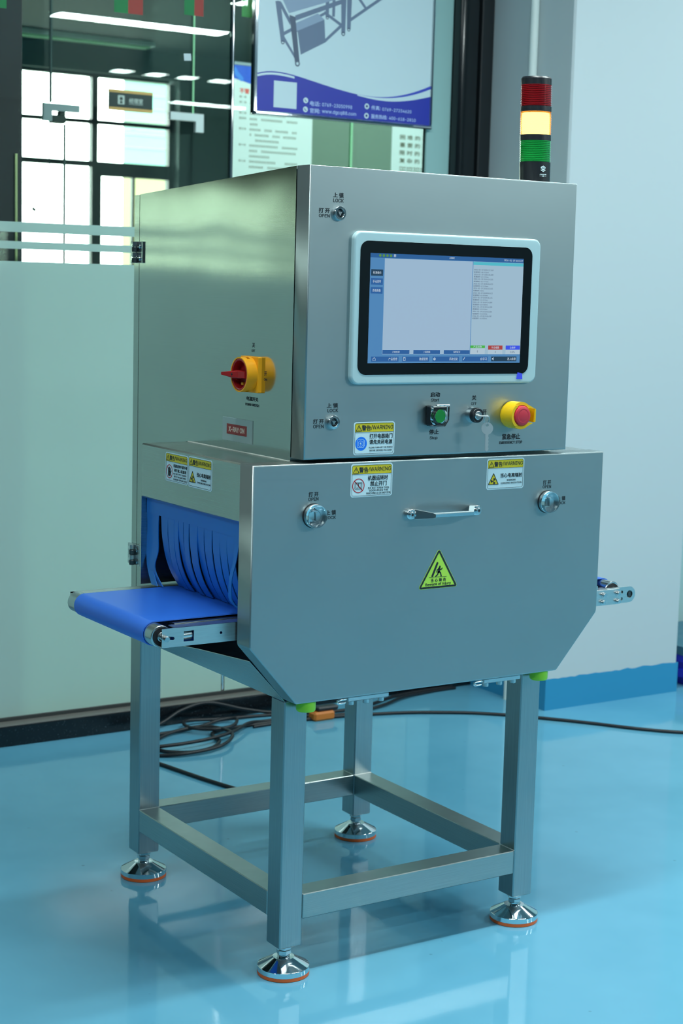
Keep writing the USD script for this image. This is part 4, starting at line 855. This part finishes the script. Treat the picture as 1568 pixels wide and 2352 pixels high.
zr = [2.0860, 2.0640, 2.0210, 1.9990, 1.9560, 1.8900, 1.8240]
rows_t = [T('第' + n + '条', 1.9000, 1.9350, z, z + 0.0095, 0) for n, z in zip('一二三四五六七', zr)]
Lr = [(2.0210, [(1.950, 2.125)]), (1.9990, [(1.950, 1.987), (2.005, 2.110), (2.130, 2.185)]), (1.9775, [(1.952, 1.990)]), (1.9560, [(1.950, 2.005), (2.022, 2.060), (2.075, 2.140), (2.158, 2.183)]), (1.9340, [(1.950, 1.960), (1.975, 2.045), (2.062, 2.100), (2.115, 2.180)]), (1.9120, [(1.978, 2.095)]),
      (1.8900, [(1.950, 2.090), (2.110, 2.188)]), (1.8680, [(1.950, 1.990), (2.008, 2.180)]), (1.8460, [(1.950, 2.050)]), (1.8240, [(1.950, 2.080), (2.125, 2.188)]), (1.8020, [(1.950, 2.020), (2.04, 2.180)]), (2.0860, [(1.950, 2.19)]), (2.0640, [(1.95, 2.15)])]
obj('lettering', flat(MultiPolygon(P_clean(rows_t) + geoms(marks(Lr, NF))), NF, 0.0001, 0.0003), 'brown_print', rp)
np_ = thing('notice_poster', 'white notice with brown lettering beside the pale teal panel', 'poster', (2.78, NY, 1.9))
obj('sheet', bx(2.6760, 3.0500, NY, PY - 0.0012, 1.60, 2.16), 'paper', np_)
obj('lettering', flat(MultiPolygon(P_clean([T(t, 2.7190, 2.8700, z, z + 0.0205, 1, 18) for t, z in (('困难的事', 1.9720), ('重要的事', 1.9380), ('限时的事', 1.9040), ('复杂的事', 1.8700))] + [marks([(1.8360, [(2.7190 + .0385 * k, 2.7540 + .0385 * k)]) for k in range(4)], NF, 0.018)])), NF, 0.0001, 0.0004), 'brown_print', np_)
# room sign, notes, on the glass
sg = thing('room_sign', 'black office room sign with gold edges on the inner glass', 'sign', (1.4, NY, 2.03))
obj('plate', bx(1.3050, 1.4965, PY - 0.010, PY - 0.0012, 1.9905, 2.0720), 'sign_dark', sg)
for z in (1.9905, 2.0600):
    obj('edge', bx(1.3045, 1.4970, PY - 0.0108, PY - 0.0012, z, z + 0.0120), 'gold', sg)
SGF = frame('front', PY - 0.010)
obj('lettering', flat(MultiPolygon(P_clean([T('经理室', 1.3920, 1.4530, 2.0230, 2.0420, 1), sbox(1.3920, 2.0180, 1.4530, 2.0195)])), SGF, 0.0001, 0.0004), 'sign_pale', sg)
obj('icon', flat(rr(1.3430, 1.3720, 2.0150, 2.0500, 0.003).difference(Point(1.3575, 2.0370).buffer(0.007)).difference(sbox(1.352, 2.018, 1.363, 2.028)), SGF, 0.0001, 0.0004), 'sign_pale', sg)
obj('paper_note', flat(affinity.rotate(sbox(0.7005, 1.9505, 0.7235, 1.9705), 5), frame('front', GY - 0.0004), 0, 0.0008), 'sign_pale', label='small pale square note stuck on the glass', cat='note')
obj('paper_note', flat(affinity.rotate(sbox(0.990 - 0.008, 1.578, 0.990 + 0.010, 1.591), -38), frame('front', PY - 0.0004), 0, 0.0010), 'mullion', label='small dark diamond sticker on the inner glass', cat='sticker')
# bunting
bu = thing('flag_bunting', 'string of small green and red flags hung behind the glass', 'bunting', (0.6, 1.84, 2.3))
obj('cord', tube([(-0.3, 1.84, 2.262), (0.35, 1.84, 2.255), (0.8, 1.84, 2.262), (1.6, 1.84, 2.28)], 0.0012, 6, 4), 'sticker_white', bu, smooth=True)
BF = frame('front', 1.84)
FLAGS = ((0.07, 0.12, 0.178, 2.0428, 'flag_red', 'flag_green'), (0.4987, 0.5420, 0.5884, 2.0690, 'flag_green', 'flag_red'), (0.7208, 0.7534, 0.7834, 2.0855, 'flag_green', 'flag_red'), (0.9113, 0.9632, 1.0150, 2.1005, 'flag_light', 'flag_light'))
for a, b, c, z, g1, g2 in FLAGS:
    f = obj('flag', flat(sbox(a, z, b, 2.258), BF, -0.0004, 0.0004), g1, bu)
    obj('half', flat(sbox(b, z + 0.0005, c, 2.258), BF, -0.0004, 0.0004), g2, f)
    if g1 == 'flag_light':
        obj('diamond', flat(Polygon([(a + .035, 2.19), (a + .070, 2.135), (a + .094, 2.19), (a + .070, 2.24)]), BF, 0.0004, 0.0008), 'flag_yellow', f)
# unlit lamp under the office ceiling
ul = thing('ceiling_light', 'long unlit pale strip light under the office ceiling', 'lamp', (3.2, 8.52, 2.98))
obj('housing', bx(2.40, 3.91, 8.46, 8.58, 2.985, 3.02, 0.004), 'paper', ul)
obj('diffuser', bx(2.43, 3.88, 8.475, 8.565, 2.972, 2.985, 0.003), 'glass_edge', ul)
# conduit
cd = thing('conduit_pipe', 'white plastic conduit running down the side of the column', 'pipe', (1.772, 1.533, 0))
obj('pipe', rod(0.0130, 0.0, 3.02, (1.7715, 1.5330, 0), c=0.0), 'white_pvc', cd, smooth=40)
for z in (0.5, 1.3, 2.45):
    obj('clip', bx(1.7575, 1.7848, 1.515, 1.551, z, z + 0.014, 0.003), 'white_pvc', cd)

# cables on the floor
R_ = 0.0052
def cable(label, runs, r=R_):
    c = thing('power_cable', label, 'cable', tuple(np.round(runs[0][0], 3)))
    for p in runs:
        obj('cord', tube(p, r, 10, 7), 'cord', c, smooth=True)
    return c
z = R_
cable('long black cable running right past the column across the floor', [[(0.86, 1.60, z), (1.02, 1.602, z), (1.20, 1.574, z), (1.36, 1.528, z), (1.47, 1.475, z), (1.56, 1.42, z), (1.645, 1.345, z), (1.72, 1.262, z), (1.80, 1.165, z), (1.90, 1.03, z), (2.02, 0.92, z), (2.3, 0.75, z)]])
cable('black cable coiled in a tangle at the foot of the glass partition', [
    [(0.50, 1.66, z), (0.60, 1.655, z), (0.72, 1.675, z), (0.80, 1.695, z + .006), (0.84, 1.672, z + .010), (0.790, 1.600, z + .012), (0.720, 1.590, z + .012), (0.665, 1.640, z + .012), (0.690, 1.710, z + .012), (0.80, 1.712, z + .004), (0.95, 1.700, z), (1.10, 1.660, z)],
    [(1.08, 1.632, z), (0.94, 1.620, z), (0.80, 1.618, z), (0.720, 1.595, z), (0.700, 1.545, z), (0.690, 1.500, z + .003), (0.640, 1.455, z), (0.560, 1.445, z), (0.500, 1.500, z), (0.530, 1.590, z), (0.620, 1.640, z + .006), (0.71, 1.630, z + .012), (0.750, 1.560, z + .012), (0.725, 1.490, z + .012), (0.650, 1.432, z + .008), (0.540, 1.425, z + .004), (0.475, 1.452, z), (0.43, 1.48, z)],
    [(0.43, 1.512, z + .006), (0.47, 1.505, z + .010), (0.56, 1.490, z + .013), (0.66, 1.502, z + .013), (0.76, 1.540, z + .013), (0.85, 1.610, z + .010), (0.93, 1.640, z), (1.06, 1.642, z)]])
cable('black cable lying over the plinth ledge behind the tangle', [[(0.555, 1.71, z), (0.62, 1.722, z + .014), (0.69, 1.735, z + .040), (0.78, 1.735, z + .052), (0.90, 1.725, z + .020), (1.0, 1.70, z + .004), (1.15, 1.68, z)]])
cable('short black cable end running under the rear cross beam', [[(0.42, 1.45, z), (0.440, 1.375, z), (0.462, 1.275, z), (0.484, 1.18, z), (0.515, 1.07, z), (0.55, 0.95, z)]])
cable('pair of black cables rising behind the machine towards the column', [[(1.06, 1.615, z), (1.20, 1.600, z), (1.34, 1.625, z + .003), (1.47, 1.685, z + .004), (1.60, 1.715, z), (1.70, 1.72, z)], [(1.10, 1.655, z), (1.22, 1.640, z), (1.33, 1.665, z), (1.45, 1.715, z), (1.58, 1.735, z), (1.70, 1.738, z)]])
pl = thing('plug_socket', 'orange and black plug socket on the floor behind the front leg', 'plug', (1.09, 1.60, 0))
obj('body', [bx(1.06, 1.135, 1.575, 1.615, 0.0, 0.028, 0.006)], 'plug_orange', pl, smooth=30)
obj('cap', [bx(1.075, 1.150, 1.580, 1.610, 0.0285, 0.042, 0.004)], 'cord', pl, smooth=30)
# blue plastic bundle right of the column
bd = thing('plastic_bundle', 'stack of folded shiny blue plastic sheets right of the column', 'bundle', (2.75, 1.52, 0))
rb = np.random.default_rng(3)
for k in range(5):
    g = trimesh.creation.box((0.62, 0.36, 0.024)).subdivide().subdivide().subdivide().subdivide()
    v = np.array(g.vertices); v += (meshkit.fbm(v * 7 + k * 9.1, 3, k)[:, None] - 0.5) * np.array([0.03, 0.04, 0.022])
    v[:, 2] *= 1.15
    g.vertices = v + np.array([2.742 + 0.008 * rb.standard_normal(), 1.555, 0.016 + 0.0262 * k]); v = g.vertices; v[:, 2] = np.maximum(v[:, 2], 0.0005); g.vertices = v
    obj('folded_sheet', g, 'bundle_blue' if k < 4 else 'bundle_teal', bd, smooth=50)
